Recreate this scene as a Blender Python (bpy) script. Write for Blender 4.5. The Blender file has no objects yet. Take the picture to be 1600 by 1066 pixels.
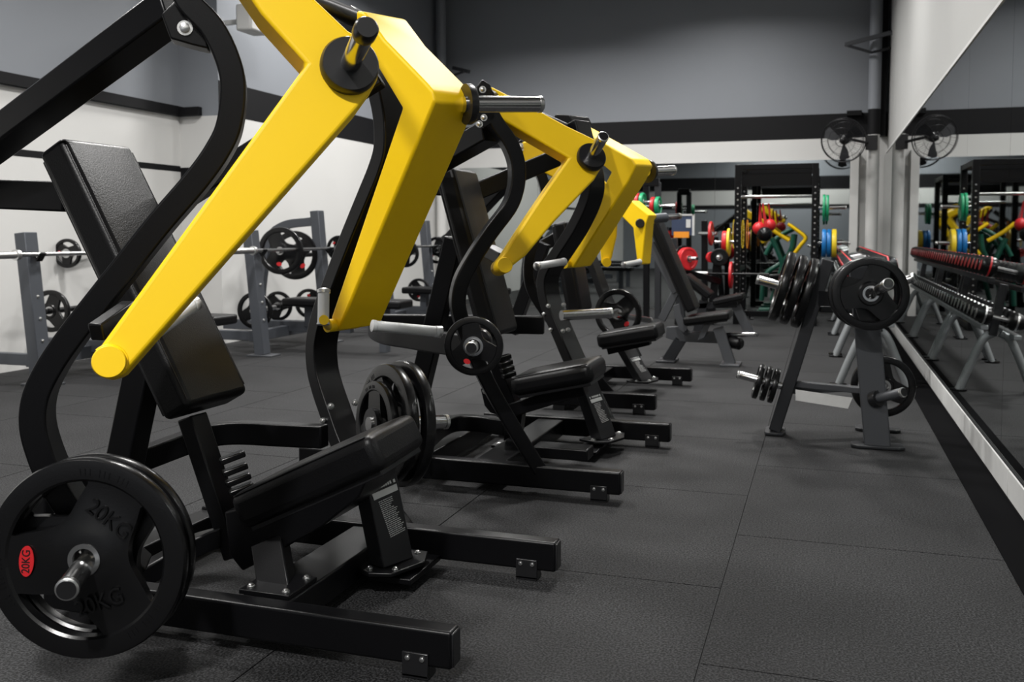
import bpy, bmesh, math, random
from mathutils import Vector as V, Matrix as M4
random.seed(7)
S = bpy.context.scene
COL = S.collection
# ---------------------------------------------------------------- camera
FPX, HC, YAW, PIT = 1480.0, 1.02, math.radians(18.2), math.radians(3.5)
PPY = 366 + FPX * math.tan(PIT)
cam_d = bpy.data.cameras.new('camera'); cam = bpy.data.objects.new('camera', cam_d); COL.objects.link(cam)
cam.location = (0, 0, HC); cam.rotation_euler = (math.pi/2 - PIT, 0, YAW)
cam_d.sensor_width = 36; cam_d.lens = FPX/1600*36
cam_d.shift_y = -(533 - PPY)/1600
cam_d.clip_start = .05
cam_d.dof.use_dof = True; cam_d.dof.focus_distance = 2.7; cam_d.dof.aperture_fstop = 5.6
S.camera = cam
# ---------------------------------------------------------------- world, exposure
w = bpy.data.worlds.new('world'); S.world = w; w.use_nodes = True
w.node_tree.nodes['Background'].inputs[0].default_value = (.8, .85, .95, 1)
w.node_tree.nodes['Background'].inputs[1].default_value = .006
S.view_settings.view_transform = 'Standard'; S.view_settings.look = 'None'
S.view_settings.exposure = 0.0; S.view_settings.gamma = 1; S.view_settings.use_curve_mapping = False
LAMPS = [  # x, y, size x, size y, power, place : ceiling lamps, light hangs at z = LZ
    (-3.3, 1.6, .35, .35, 110, 'left of the nearest press machine'), (-.9, -1.2, .3, .3, 255, 'behind the camera'),
    (-.9, 5.4, .4, .4, 95, 'over the aisle beside the second press machine'), (-3.1, 5.6, .4, .4, 110, 'over the middle bench press station'),
    (-.7, 8.6, .4, .4, 90, 'over the dumbbell racks'), (-3.4, 10.2, .5, .5, 120, 'over the far bench press station'),
    (-1.2, 11.0, .5, .5, 70, 'over the power rack'), (-4.9, 3.6, .4, .4, 75, 'along the near left wall'), (-4.5, 8.4, .4, .4, 70, 'along the far left wall')]
LZ = 4.3

s_, c_ = math.sin(YAW), math.cos(YAW)
Fv = V((-s_*math.cos(PIT), c_*math.cos(PIT), -math.sin(PIT))); Rv = V((c_, s_, 0)); Uv = Rv.cross(Fv); Cv = V((0, 0, HC))
def at(x, y, X=None, Y=None, Z=None, D=None, pl=None):
    "3D point seen at (x, y) of the photograph, on a wall, height, distance or plane"
    r = Fv + Rv*((x-800)/FPX) + Uv*((PPY-y)/FPX)
    if X is not None: t = (X-Cv.x)/r.x
    elif Y is not None: t = (Y-Cv.y)/r.y
    elif Z is not None: t = (Z-Cv.z)/r.z
    elif D is not None: t = D
    else: t = (V(pl[0])-Cv).dot(V(pl[1]))/r.dot(V(pl[1]))
    return Cv + r*t
def pts(l, **k): return [at(x, y, **k) for x, y in l]

# ---------------------------------------------------------------- materials
def mat(name, col, rough=.5, metal=0, bump=0, bscale=200, var=0, vscale=8, coat=0, spec=.5, emit=None):
    m = bpy.data.materials.new(name); m.use_nodes = True; n = m.node_tree.nodes; l = m.node_tree.links
    b = n['Principled BSDF']; b.inputs['Base Color'].default_value = (*col, 1)
    b.inputs['Roughness'].default_value = rough; b.inputs['Metallic'].default_value = metal
    b.inputs['Coat Weight'].default_value = coat; b.inputs['Specular IOR Level'].default_value = spec
    if emit: b.inputs['Emission Color'].default_value = (*emit[0], 1); b.inputs['Emission Strength'].default_value = emit[1]
    tc = n.new('ShaderNodeTexCoord')
    if bump:
        t = n.new('ShaderNodeTexNoise'); t.inputs['Scale'].default_value = bscale; t.inputs['Detail'].default_value = 4
        bp = n.new('ShaderNodeBump'); bp.inputs['Strength'].default_value = bump; bp.inputs['Distance'].default_value = .002
        l.new(tc.outputs['Object'], t.inputs['Vector']); l.new(t.outputs['Fac'], bp.inputs['Height']); l.new(bp.outputs['Normal'], b.inputs['Normal'])
    if var:
        t = n.new('ShaderNodeTexNoise'); t.inputs['Scale'].default_value = vscale; t.inputs['Detail'].default_value = 5
        r = n.new('ShaderNodeMapRange'); r.inputs[3].default_value = 1-var; r.inputs[4].default_value = 1+var
        mx = n.new('ShaderNodeVectorMath'); mx.operation = 'SCALE'; mx.inputs[0].default_value = col
        l.new(tc.outputs['Object'], t.inputs['Vector']); l.new(t.outputs['Fac'], r.inputs[0]); l.new(r.outputs[0], mx.inputs['Scale'])
        l.new(mx.outputs[0], b.inputs['Base Color'])
    return m
BLK = mat('black_powder_coat', (.0032, .0032, .0038), .32, spec=.24, bump=.12, bscale=500)
GRY = mat('graphite_steel', (.072, .078, .09), .42, .25, bump=.08, bscale=400)
SIL = mat('silver_steel', (.33, .35, .36), .35, .6)
YEL = mat('yellow_paint', (.93, .60, .001), .48, bump=.03, bscale=300, var=.03, vscale=5, spec=.4)
LEA = mat('black_leather', (.004, .004, .0045), .36, spec=.26, bump=.3, bscale=230)
CHR = mat('chrome', (.62, .62, .62), .2, 1)
STL = mat('brushed_steel', (.75, .75, .74), .3, 1)
RUB = mat('black_rubber', (.004, .004, .0044), .26, spec=.42, bump=.1, bscale=300)
GRIP = mat('knurled_grip', (.62, .63, .64), .36, .35, bump=.5, bscale=700)
PLB = mat('black_plastic', (.01, .01, .011), .3)
RED = mat('red_rubber', (.55, .015, .02), .4, var=.15)
GRN = mat('green_rubber', (.01, .28, .12), .4, var=.15)
BLU = mat('blue_rubber', (.01, .16, .45), .4, var=.15)
YLR = mat('yellow_rubber', (.85, .62, .03), .4, var=.1)
ORA = mat('orange_paint', (.85, .3, .02), .5)
WHT = mat('white_print', (.62, .62, .61), .5, var=.08, vscale=30)
SHT = mat('white_sheet', (.55, .55, .54), .6, var=.06, vscale=20)
WWALL = mat('white_wall_paint', (.60, .595, .58), .7, var=.05, vscale=1.3, bump=.1, bscale=60)
GWALL = mat('grey_wall_paint', (.205, .218, .24), .65, var=.06, vscale=1.1, bump=.1, bscale=60)
BWALL = mat('black_band_paint', (.005, .005, .006), .6, spec=.2)
RWALL = mat('dimmed_white_wall_paint', (.40, .40, .39), .7, var=.07, vscale=1.2, bump=.1, bscale=60)  # white paint greyed to show the dimmer light on the right wall
DSTRIP = mat('dark_floor_strip', (.004, .004, .0045), .95, spec=.03)
CEIL = mat('dark_ceiling_paint', (.03, .03, .033), .8)
LAMPM = mat('lamp_diffuser', (.9, .9, .9), .5, emit=((1, .98, .95), 4))
MIR = mat('mirror_glass', (.40, .425, .42), .015, 1)
SEAM = mat('mirror_joint', (.02, .02, .02), .5)
MESH = mat('fan_guard_wire', (.02, .02, .022), .4, .5)
POST = mat('dark_blue_poster', (.03, .045, .09), .5)

def floor_mat():
    m = mat('rubber_floor', (.04, .04, .042), .72, spec=.22); n = m.node_tree.nodes; l = m.node_tree.links; b = n['Principled BSDF']
    tc = n.new('ShaderNodeTexCoord')
    def noise(sc, d=3):
        t = n.new('ShaderNodeTexNoise'); t.inputs['Scale'].default_value = sc; t.inputs['Detail'].default_value = d; l.new(tc.outputs['Object'], t.inputs['Vector']); return t
    t1 = noise(170, 1); t2 = noise(2.2, 5); t3 = noise(40, 3)
    r1 = n.new('ShaderNodeMapRange'); r1.inputs[1].default_value = .40; r1.inputs[2].default_value = .66; r1.inputs[3].default_value = .3; r1.inputs[4].default_value = 2.9
    r2 = n.new('ShaderNodeMapRange'); r2.inputs[1].default_value = .3; r2.inputs[2].default_value = .7; r2.inputs[3].default_value = .8; r2.inputs[4].default_value = 1.22
    r3 = n.new('ShaderNodeMapRange'); r3.inputs[3].default_value = .85; r3.inputs[4].default_value = 1.15
    l.new(t1.outputs['Fac'], r1.inputs[0]); l.new(t2.outputs['Fac'], r2.inputs[0]); l.new(t3.outputs['Fac'], r3.inputs[0])
    a = n.new('ShaderNodeMath'); a.operation = 'MULTIPLY'; l.new(r1.outputs[0], a.inputs[0]); l.new(r2.outputs[0], a.inputs[1])
    a2 = n.new('ShaderNodeMath'); a2.operation = 'MULTIPLY'; l.new(a.outputs[0], a2.inputs[0]); l.new(r3.outputs[0], a2.inputs[1])
    mx = n.new('ShaderNodeVectorMath'); mx.operation = 'SCALE'; mx.inputs[0].default_value = (.0125, .0125, .0131)
    l.new(a2.outputs[0], mx.inputs['Scale']); l.new(mx.outputs[0], b.inputs['Base Color'])
    bp = n.new('ShaderNodeBump'); bp.inputs['Strength'].default_value = .6; bp.inputs['Distance'].default_value = .003
    l.new(t1.outputs['Fac'], bp.inputs['Height']); l.new(bp.outputs['Normal'], b.inputs['Normal'])
    return m
FLR = floor_mat()

# ---------------------------------------------------------------- object helpers
def obj(name, bm, m, parent=None, smooth=True, bev=0, seg=2, ang=35):
    me = bpy.data.meshes.new(name); bmesh.ops.recalc_face_normals(bm, faces=bm.faces); 
    if smooth:
        for f in bm.faces: f.smooth = True
    bm.to_mesh(me); bm.free()
    o = bpy.data.objects.new(name, me); COL.objects.link(o)
    for k in (m if isinstance(m, (list, tuple)) else [m]): me.materials.append(k)
    if bev:
        b = o.modifiers.new('bevel', 'BEVEL'); b.width = bev; b.segments = seg; b.limit_method = 'ANGLE'; b.angle_limit = math.radians(ang)
    if smooth:
        me.set_sharp_from_angle(angle=math.radians(40))
    if parent is not None: child_parent(o, parent)
    WORLD[o.name] = M4()
    return o
WORLD = {}
def thing(name, label, cat, loc=(0, 0, 0), group=None):
    o = bpy.data.objects.new(name, None); COL.objects.link(o); o.location = loc; o.empty_display_size = .1
    WORLD[o.name] = M4.Translation(V(loc)); tag(o, label, cat, group); return o
def tag(o, label, cat, group=None):
    o['label'] = label; o['category'] = cat
    if group: o['group'] = group
    return o
def struct(o): o['kind'] = 'structure'; return o
def child_parent(o, parent):  # parent keeping world placement
    o.parent = parent; o.matrix_parent_inverse = WORLD.get(parent.name, M4()).inverted()
def frame(d, up=V((0, 0, 1))):
    d = V(d).normalized()
    if abs(d.dot(up)) > .98: up = V((0, 1, 0))
    a = d.cross(up).normalized(); return a, a.cross(d).normalized(), d   # side, up, along
def box(bm, lo, hi, mi=0):
    v = [bm.verts.new((x, y, z)) for x in (lo[0], hi[0]) for y in (lo[1], hi[1]) for z in (lo[2], hi[2])]
    for f in ((0, 1, 3, 2), (4, 6, 7, 5), (0, 4, 5, 1), (2, 3, 7, 6), (0, 2, 6, 4), (1, 5, 7, 3)):
        bm.faces.new([v[i] for i in f]).material_index = mi
def bar(bm, a, b, w, h, up=V((0, 0, 1)), w2=None, h2=None, mi=0):
    "rectangular bar a>b, width w sideways, height h along up"
    a, b = V(a), V(b); s, u, d = frame(b-a, V(up)); r = []
    for p, ww, hh in ((a, w, h), (b, w2 or w, h2 or h)):
        r.append([bm.verts.new(p+s*(i*ww/2)+u*(j*hh/2)) for i, j in ((-1, -1), (1, -1), (1, 1), (-1, 1))])
    for k in range(4): bm.faces.new([r[0][k], r[0][(k+1) % 4], r[1][(k+1) % 4], r[1][k]]).material_index = mi
    bm.faces.new(r[0][::-1]).material_index = mi; bm.faces.new(r[1]).material_index = mi
def rod(bm, a, b, r, r2=None, n=20, mi=0, prof=None):
    "round rod a>b; prof = [(t, radius)] turns it into a lathe"
    a, b = V(a), V(b); s, u, d = frame(b-a); prof = prof or [(0, r), (1, r2 if r2 is not None else r)]
    rings = [[bm.verts.new(a+(b-a)*t+(s*math.cos(q)+u*math.sin(q))*rr) for q in [2*math.pi*k/n for k in range(n)]] for t, rr in prof]
    for i in range(len(rings)-1):
        for k in range(n): bm.faces.new([rings[i][k], rings[i][(k+1) % n], rings[i+1][(k+1) % n], rings[i+1][k]]).material_index = mi
    bm.faces.new(rings[0][::-1]).material_index = mi; bm.faces.new(rings[-1]).material_index = mi
def cap_prof(r, L, e=.004): return [(0, r-e), (e/L, r), (1-e/L, r), (1, r-e)]
def smooth_path(P, k=6):
    P = [V(p) for p in P]; Q = []
    E = [P[0]*2-P[1]] + P + [P[-1]*2-P[-2]]
    for i in range(1, len(E)-2):
        a, b, c, d = E[i-1], E[i], E[i+1], E[i+2]
        for j in range(k):
            t = j/k; Q.append(.5*((2*b)+(c-a)*t+(2*a-5*b+4*c-d)*t*t+(3*b-a-3*c+d)*t**3))
    return Q+[P[-1]]
def sweep_rect(bm, P, n, w, t, off=0):
    "flat bar of width w in the plane with normal n and thickness t along n, centre shifted by off along n"
    n = V(n).normalized(); rings = []
    for i, p in enumerate(P):
        d = (P[min(i+1, len(P)-1)]-P[max(i-1, 0)]).normalized(); s = n.cross(d).normalized()
        rings.append([bm.verts.new(p+s*(a*w/2)+n*(off+b*t/2)) for a, b in ((-1, -1), (1, -1), (1, 1), (-1, 1))])
    for i in range(len(rings)-1):
        for k in range(4): bm.faces.new([rings[i][k], rings[i][(k+1) % 4], rings[i+1][(k+1) % 4], rings[i+1][k]])
    bm.faces.new(rings[0][::-1]); bm.faces.new(rings[-1])
def tube(bm, P, r, n=12, mi=0):
    rings = []; up = V((0, 0, 1)); 
    d0 = (P[1]-P[0]).normalized(); s, u, _ = frame(d0)
    for i, p in enumerate(P):
        d = (P[min(i+1, len(P)-1)]-P[max(i-1, 0)]).normalized()
        s = (s-d*s.dot(d)).normalized(); u = s.cross(d).normalized()
        rings.append([bm.verts.new(p+(s*math.cos(q)+u*math.sin(q))*r) for q in [2*math.pi*k/n for k in range(n)]])
    for i in range(len(rings)-1):
        for k in range(n): bm.faces.new([rings[i][k], rings[i][(k+1) % n], rings[i+1][(k+1) % n], rings[i+1][k]]).material_index = mi
    bm.faces.new(rings[0][::-1]).material_index = mi; bm.faces.new(rings[-1]).material_index = mi
def slab(bm, P, ext, mi=0):
    "closed outline P extruded by the vector ext"
    ext = V(ext); a = [bm.verts.new(p) for p in P]; b = [bm.verts.new(p+ext) for p in P]; k = len(P)
    bm.faces.new(a[::-1]).material_index = mi; bm.faces.new(b).material_index = mi
    for i in range(k): bm.faces.new([a[i], a[(i+1) % k], b[(i+1) % k], b[i]]).material_index = mi
def nb(): return bmesh.new()
def q_box(name, lo, hi, m, parent=None, bev=0): 
    bm = nb(); box(bm, lo, hi); return obj(name, bm, m, parent, smooth=bool(bev), bev=bev)
def q_bar(name, a, b, w, h, m, parent=None, bev=.004, up=V((0, 0, 1))):
    bm = nb(); bar(bm, a, b, w, h, up); return obj(name, bm, m, parent, bev=bev)
def q_rod(name, a, b, r, m, parent=None, e=.004, n=24):
    L = (V(b)-V(a)).length; bm = nb(); rod(bm, a, b, r, prof=cap_prof(r, L, min(e, L/3)), n=n); return obj(name, bm, m, parent)
def bolt(parent, p, n, r=.008, h=.009):
    n = V(n).normalized(); bm = nb()
    rod(bm, V(p)-n*.004, V(p)+n*.003, r*1.5, n=16, prof=[(0, r*1.5), (1, r*1.45)])
    rod(bm, V(p)+n*.002, V(p)+n*h, r, n=8, prof=[(0, r), (.75, r), (1, r*.6)])
    return obj('bolt', bm, STL, parent)
def face_box(name, C0, ux, uy, uz, dims, m, parent, bev, bulge=0, k=1):
    "box from corner frame: centre C0, axes ux,uy,uz with full sizes dims, soft edges"
    bm = nb(); ux, uy, uz = V(ux).normalized(), V(uy).normalized(), V(uz).normalized(); v = {}
    NX, NY = 8*k, 6
    def P(i, j, side):
        a, b = i/NX*2-1, j/NY*2-1
        bl = bulge*(1-a**4)*(1-b**4)
        return V(C0)+ux*(a*dims[0]/2)+uy*(b*dims[1]/2)+uz*(side*(dims[2]/2)+(bl if side > 0 else 0))
    for side in (-1, 1):
        for i in range(NX+1):
            for j in range(NY+1): v[i, j, side] = bm.verts.new(P(i, j, side))
        for i in range(NX):
            for j in range(NY):
                f = [v[i, j, side], v[i+1, j, side], v[i+1, j+1, side], v[i, j+1, side]]; bm.faces.new(f if side > 0 else f[::-1])
    ring = [(i, 0) for i in range(NX)]+[(NX, j) for j in range(NY)]+[(i, NY) for i in range(NX, 0, -1)]+[(0, j) for j in range(NY, 0, -1)]
    for a, b in zip(ring, ring[1:]+ring[:1]): bm.faces.new([v[(*a, -1)], v[(*b, -1)], v[(*b, 1)], v[(*a, 1)]])
    return obj(name, bm, m, parent, bev=bev, seg=4, ang=50)
def text_mesh(name, body, size, m, parent, mw, depth=.001, flat=1.0):
    c = bpy.data.curves.new(name, 'FONT'); c.body = body; c.size = size; c.align_x = 'CENTER'; c.align_y = 'CENTER'; c.extrude = depth; c.offset = 0.0
    t = bpy.data.objects.new(name, c); COL.objects.link(t); bpy.context.view_layer.update()
    me = bpy.data.meshes.new_from_object(t.evaluated_get(bpy.context.evaluated_depsgraph_get()))
    bpy.data.objects.remove(t); me.transform(M4.Diagonal((flat, 1, 1, 1))); me.transform(mw); me.materials.clear(); me.materials.append(m)
    o = bpy.data.objects.new(name, me); COL.objects.link(o); child_parent(o, parent); WORLD[o.name] = M4(); return o

# ================================================================= the room
XR, YB, XL, XLn, YC, CZ, YF = .70, 12.8, -5.30, -5.73, 7.5, 4.75, -2.6
def plane_obj(name, quad, m, thick):
    bm = nb(); slab(bm, [V(p) for p in quad], thick); return struct(obj(name, bm, m, smooth=False))
# floor tiles: running seams along Y every metre, cross seams staggered
bm = nb(); box(bm, (XLn-.2, YF-.2, -.06), (XR+.15, YB+.2, -.004)); struct(obj('floor_base', bm, BWALL, smooth=False)).name = 'floor'
bm = nb(); g = .0022
col = 0
x = -.262
xs = [-.262+k for k in range(-6, 2)]
for i, x0 in enumerate(xs):
    yo = .125 if (i % 2 == 0) else -.39
    y = -3+yo
    while y < YB:
        X0, X1 = max(x0, XLn), min(x0+1, XR+.05); Y0, Y1 = max(y, YF), min(y+1.02, YB)
        if X1 > X0 and Y1 > Y0: box(bm, (X0+g, Y0+g, -.02), (X1-g, Y1-g, 0))
        y += 1.02
struct(obj('floor_tiles', bm, FLR, smooth=False)).name = 'floor_1'
def banded(name, a, b, nrm, z0, parts):
    "wall in painted bands: list of (z_top, material); a,b = ends on the floor; nrm = outward thickness"
    z = z0
    for zt, m in parts:
        bm = nb(); slab(bm, [V((a[0], a[1], z)), V((b[0], b[1], z)), V((b[0], b[1], zt)), V((a[0], a[1], zt))], nrm)
        struct(obj(name, bm, m, smooth=False)); z = zt
B3 = [(2.235, WWALL), (2.545, BWALL), (CZ, GWALL)]
banded('wall_back', (XL, YB), (XR+.15, YB), (0, .15, 0), 0, B3)
banded('wall_left', (XL, YC+.001), (XL, YB), (-.15, 0, 0), 0, [(2.12, WWALL), (2.43, BWALL), (CZ, GWALL)])
banded('wall_left', (XLn, YC+.0), (XL-.001, YC+.0), (0, .15, 0), 0, [(1.50, WWALL), (1.64, BWALL), (2.11, WWALL), (CZ, GWALL)])
banded('wall_left', (XLn, YF), (XLn, YC), (-.15, 0, 0), 0, [(1.60, WWALL), (1.655, BWALL), (2.11, WWALL), (CZ, GWALL)])
bm = nb(); box(bm, (XLn, YF, 2.115), (XLn+.05, YC+.02, 2.20)); box(bm, (XLn, YC-.06, 2.115), (XLn+.25, YC-.001, 2.19)); struct(obj('trim_1', bm, BWALL, smooth=False))
banded('wall_right', (XR+.03, YF), (XR+.03, YB), (.12, 0, 0), 0, [(CZ, RWALL)])
bm = nb(); box(bm, (.556, YF, 0), (.69, YB, .004)); struct(obj('floor_strip', bm, DSTRIP, smooth=False))  # dark strip laid along the foot of the right wall
banded('wall_front', (XLn, YF), (XR+.15, YF), (0, -.15, 0), 0, [(1.74, GWALL), (1.86, BWALL), (2.28, WWALL), (2.66, BWALL), (CZ, GWALL)])
bm = nb(); box(bm, (XLn-.2, YF-.2, CZ), (XR+.2, YB+.2, CZ+.1)); struct(obj('ceiling', bm, CEIL, smooth=False))
# skirting under the right mirror, with panel joints
for k in range(-2, 13):
    bm = nb(); box(bm, (XR-.012, k+.004, .012), (XR+.03, min(k+.996, YB), .118)); 
    struct(obj('baseboard_right', bm, SHT if k > -9 else SHT, bev=.002))
bm = nb(); box(bm, (XR-.004, YF, 0), (XR+.028, YB, .014)); box(bm, (XR-.006, YF, .118), (XR+.03, YB, .124)); struct(obj('baseboard_right_strip', bm, BWALL, smooth=False)).name = 'trim_2'
# right mirror: panels side by side
MT = 2.0
ys = [YB-.02-1.22*k for k in range(0, 13)]
n = 0
t = thing('wall_mirror', 'tall frameless mirror panels covering the right wall above the skirting', 'mirror', (XR, 6, .124))
for k in range(len(ys)-1):
    y1, y0 = ys[k], max(ys[k+1], YF)
    if y1 <= YF: break
    bm = nb(); box(bm, (XR, y0+.0015, .124), (XR+.012, y1-.0015, MT)); obj('mirror_panel', bm, MIR, t, smooth=False)
bm = nb(); box(bm, (XR+.012, YF, .124), (XR+.029, YB, MT)); obj('backing', bm, SEAM, t, smooth=False)
bm = nb(); box(bm, (XR-.006, YF, MT), (XR+.03, YB-.4, MT+.018)); struct(obj('trim_3', bm, SHT, smooth=False))
# back mirror
t = thing('wall_mirror', 'wide mirror panels along the back wall behind the power rack', 'mirror', (-2, YB, .12))
xs2 = [.30, -.92, -1.38-.0, -2.6, -3.82, -5.04]
for a, b in zip(xs2[1:], xs2[:-1]):
    bm = nb(); box(bm, (a+.0015, YB-.022, .015), (b-.0015, YB-.012, 1.965)); obj('mirror_panel', bm, MIR, t, smooth=False)
bm = nb(); box(bm, (-5.04, YB-.012, .015), (.30, YB-.001, 1.965)); obj('backing', bm, SEAM, t, smooth=False)
bm = nb(); box(bm, (.30, YB-.10, 0), (.40, YB, 2.06)); struct(obj('trim_4', bm, WWALL, bev=.004))

# ceiling lamps
for (x, y, sx, sy, pw, where) in LAMPS:
    t = thing('ceiling_lamp', 'square ceiling lamp panel hanging '+where, 'lamp', (x, y, LZ+.02), 'square lamp panels hanging under the ceiling')
    bm = nb(); box(bm, (x-sx/2-.03, y-sy/2-.03, LZ+.02), (x+sx/2+.03, y+sy/2+.03, LZ+.07)); bar(bm, (x, y, LZ+.07), (x, y, CZ), .02, .02); obj('housing', bm, BLK, t)
    bm = nb(); box(bm, (x-sx/2, y-sy/2, LZ+.005), (x+sx/2, y+sy/2, LZ+.02)); obj('diffuser', bm, LAMPM, t, smooth=False)
    ld = bpy.data.lights.new('lamp_light', 'AREA'); ld.shape = 'RECTANGLE'; ld.size = sx; ld.size_y = sy; ld.energy = pw; ld.color = (1, .985, .96); ld.spread = math.radians(150)
    lo = bpy.data.objects.new('lamp_light', ld); COL.objects.link(lo); lo.location = (x, y, LZ); child_parent(lo, t)

# ================================================================= weight plates
def plate_mesh(R, T, m, ring=None, mark=None, holes=True):
    "tri-grip rubber plate lying in XY, face towards +Z, z from 0 to T"
    bm = nb(); N = 96; HA = math.radians(38)
    def dth(q):
        return min(abs((q-a+math.pi) % (2*math.pi)-math.pi) for a in (math.radians(90), math.radians(210), math.radians(330)))
    def prof(q):
        d = dth(q)/HA
        rin = .43+.33*min(1, d)**2.4 if d < 1 else .76
        if not holes: rin = .6
        return [(.06 if .06*R < .026 else .12, T), (.30, T), (.335, T*.86), (rin if rin > .4 else .4, T*.84), (.775, T*.84), (.80, T*.98), (.93, T), (.985, T*.93), (1.0, T*.75)]
    A = []
    for k in range(N):
        q = 2*math.pi*k/N; row = []
        for j, (r, z) in enumerate(prof(q)):
            rr = r*R if j else .026
            row.append(rr)
        A.append((q, row, [z for _, z in prof(q)]))
    top = [[bm.verts.new((r*math.cos(q), r*math.sin(q), z)) for r, z in zip(row, zz)] for q, row, zz in A]
    bot = [[bm.verts.new((r*math.cos(q), r*math.sin(q), T-z if j < 8 else T*.25)) for j, (r, z) in enumerate(zip(row, zz))] for q, row, zz in A]
    J = len(top[0]); hole = []
    for k in range(N):
        k2 = (k+1) % N; qm = 2*math.pi*(k+.5)/N; h = holes and dth(qm) < HA*.97
        for j in range(J-1):
            if j == 3 and h:
                hole.append(k); continue
            mi = 1 if j == 0 and ring is not None else 0
            bm.faces.new([top[k][j], top[k][j+1], top[k2][j+1], top[k2][j]]).material_index = 0
            bm.faces.new([bot[k][j], bot[k2][j], bot[k2][j+1], bot[k][j+1]]).material_index = 0
        bm.faces.new([top[k][J-1], bot[k][J-1], bot[k2][J-1], top[k2][J-1]])
        bm.faces.new([top[k][0], top[k2][0], bot[k2][0], bot[k][0]])
    for k in hole:
        k2 = (k+1) % N
        for j in (3, 4):
            bm.faces.new([top[k][j], top[k2][j], bot[k2][j], bot[k][j]])
        if (k-1) % N not in hole: bm.faces.new([top[k][3], top[k][4], bot[k][4], bot[k][3]])
        if k2 not in hole: bm.faces.new([top[k2][3], bot[k2][3], bot[k2][4], top[k2][4]])
    # raised dashes on the rim like moulded lettering
    for a0 in (25, 145, 265):
        for i in range(12):
            q = math.radians(a0+i*3.2); 
            if i % 4 == 3: continue
            u = V((math.cos(q), math.sin(q), 0)); v = V((-math.sin(q), math.cos(q), 0))
            bar(bm, u*R*.835+V((0, 0, T)), u*R*.905+V((0, 0, T)), .0022*R/.2, .0016, up=V((0, 0, 1)))
    bmesh.ops.recalc_face_normals(bm, faces=bm.faces)
    for f in bm.faces: f.smooth = True
    me = bpy.data.meshes.new('plate'); bm.to_mesh(me); bm.free(); me.materials.append(m); me.set_sharp_from_angle(angle=math.radians(35))
    return me
def ring_mesh(T):
    bm = nb(); n = 32; rr = [(.0255, -.002), (.0255, T+.003), (.036, T+.003), (.036, -.002)]
    v = [[bm.verts.new((r*math.cos(q), r*math.sin(q), z)) for r, z in rr] for q in [2*math.pi*k/n for k in range(n)]]
    for k in range(n):
        for j in range(4): bm.faces.new([v[k][j], v[(k+1) % n][j], v[(k+1) % n][(j+1) % 4], v[k][(j+1) % 4]])
    bmesh.ops.recalc_face_normals(bm, faces=bm.faces)
    me = bpy.data.meshes.new('ring'); bm.to_mesh(me); bm.free(); me.materials.append(CHR); me.set_sharp_from_angle(angle=math.radians(35)); return me
def badge_mesh(R, T, m=None):
    bm = nb(); c = V((.0, 0, 0)); k = 24
    P = [V((-R*.56+.085*R*math.cos(q), .12*R*math.sin(q), T*.86)) for q in [2*math.pi*i/k for i in range(k)]]
    slab(bm, P, (0, 0, T*.06)); me = bpy.data.meshes.new('badge'); bm.to_mesh(me); bm.free(); me.materials.append(m or RED); return me
MESHES = {}
def plate(center, axis, R, T, label, group=None, m=None, roll=0, cat='weight plate', badge=True, ring=True, holes=True, name='weight_plate', off=0):
    m = m or RUB; key = (R, T, m.name, holes)
    if key not in MESHES: MESHES[key] = (plate_mesh(R, T, m, holes=holes), ring_mesh(T), badge_mesh(R, T))
    pm, rm, bmz = MESHES[key]
    o = bpy.data.objects.new(name, pm); COL.objects.link(o); tag(o, label, cat, group)
    mw = M4.Translation(V(center)+V(axis).normalized()*off) @ V((0, 0, 1)).rotation_difference(V(axis).normalized()).to_matrix().to_4x4() @ M4.Rotation(roll, 4, 'Z')
    o.matrix_world = mw; WORLD[o.name] = mw
    if ring: r = bpy.data.objects.new('centre_ring', rm); COL.objects.link(r); r.parent = o
    if badge: r = bpy.data.objects.new('badge', bmz); COL.objects.link(r); r.parent = o; r['label'] = 'red oval badge'
    return o

# ================================================================= chest press machines
def hdir(a, s, t=0):
    "outward normal of a side frame splayed by a degrees; s=-1 near side, +1 far side"
    a, t = math.radians(a), math.radians(t)
    return V((math.sin(a)*math.cos(t), s*math.cos(a)*math.cos(t), math.sin(t)))
def poly_plate(name, P, ext, m, parent, bev=.005, seg=3):
    bm = nb(); slab(bm, P, ext); return obj(name, bm, m, parent, bev=bev, seg=seg, ang=25)
def rail(root, x0, x1, y, w=.055, z0=.03, z1=.118, foot=.09):
    bm = nb(); box(bm, (x0, y, z0), (x1, y+w, z1)); r = obj('base_rail', bm, BLK, root, bev=.007, seg=3)
    bm = nb(); box(bm, (x1-.002, y+.004, z0+.004), (x1+.004, y+w-.004, z1-.004)); obj('end_cap', bm, PLB, r, bev=.003)
    bm = nb(); box(bm, (x1-foot-.045, y-.006, .004), (x1-foot+.02, y+.001, .062)); box(bm, (x1-foot-.045, y-.006, 0), (x1-foot+.02, y+w*.8, .012)); box(bm, (x1-foot-.045, y+.001, .008), (x1-foot+.02, y+w*.7, z0+.002))
    f = obj('foot', bm, PLB, r, bev=.002)
    for dx in (-.03, .006): bolt(f, (x1-foot+dx, y-.006, .05), (0, -1, 0), .0042, .005)
    bm = nb(); box(bm, (x0+.08, y+.005, 0), (x0+.15, y+w-.005, z0+.002)); obj('foot', bm, PLB, r, bev=.002)
    return r
def side_tube(root, P, n, w, t, bolts=()):
    bm = nb(); sweep_rect(bm, smooth_path(P, 7), n, w, t, 0)
    return obj('side_frame', bm, BLK, root, bev=.006, seg=3, ang=50)
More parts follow.
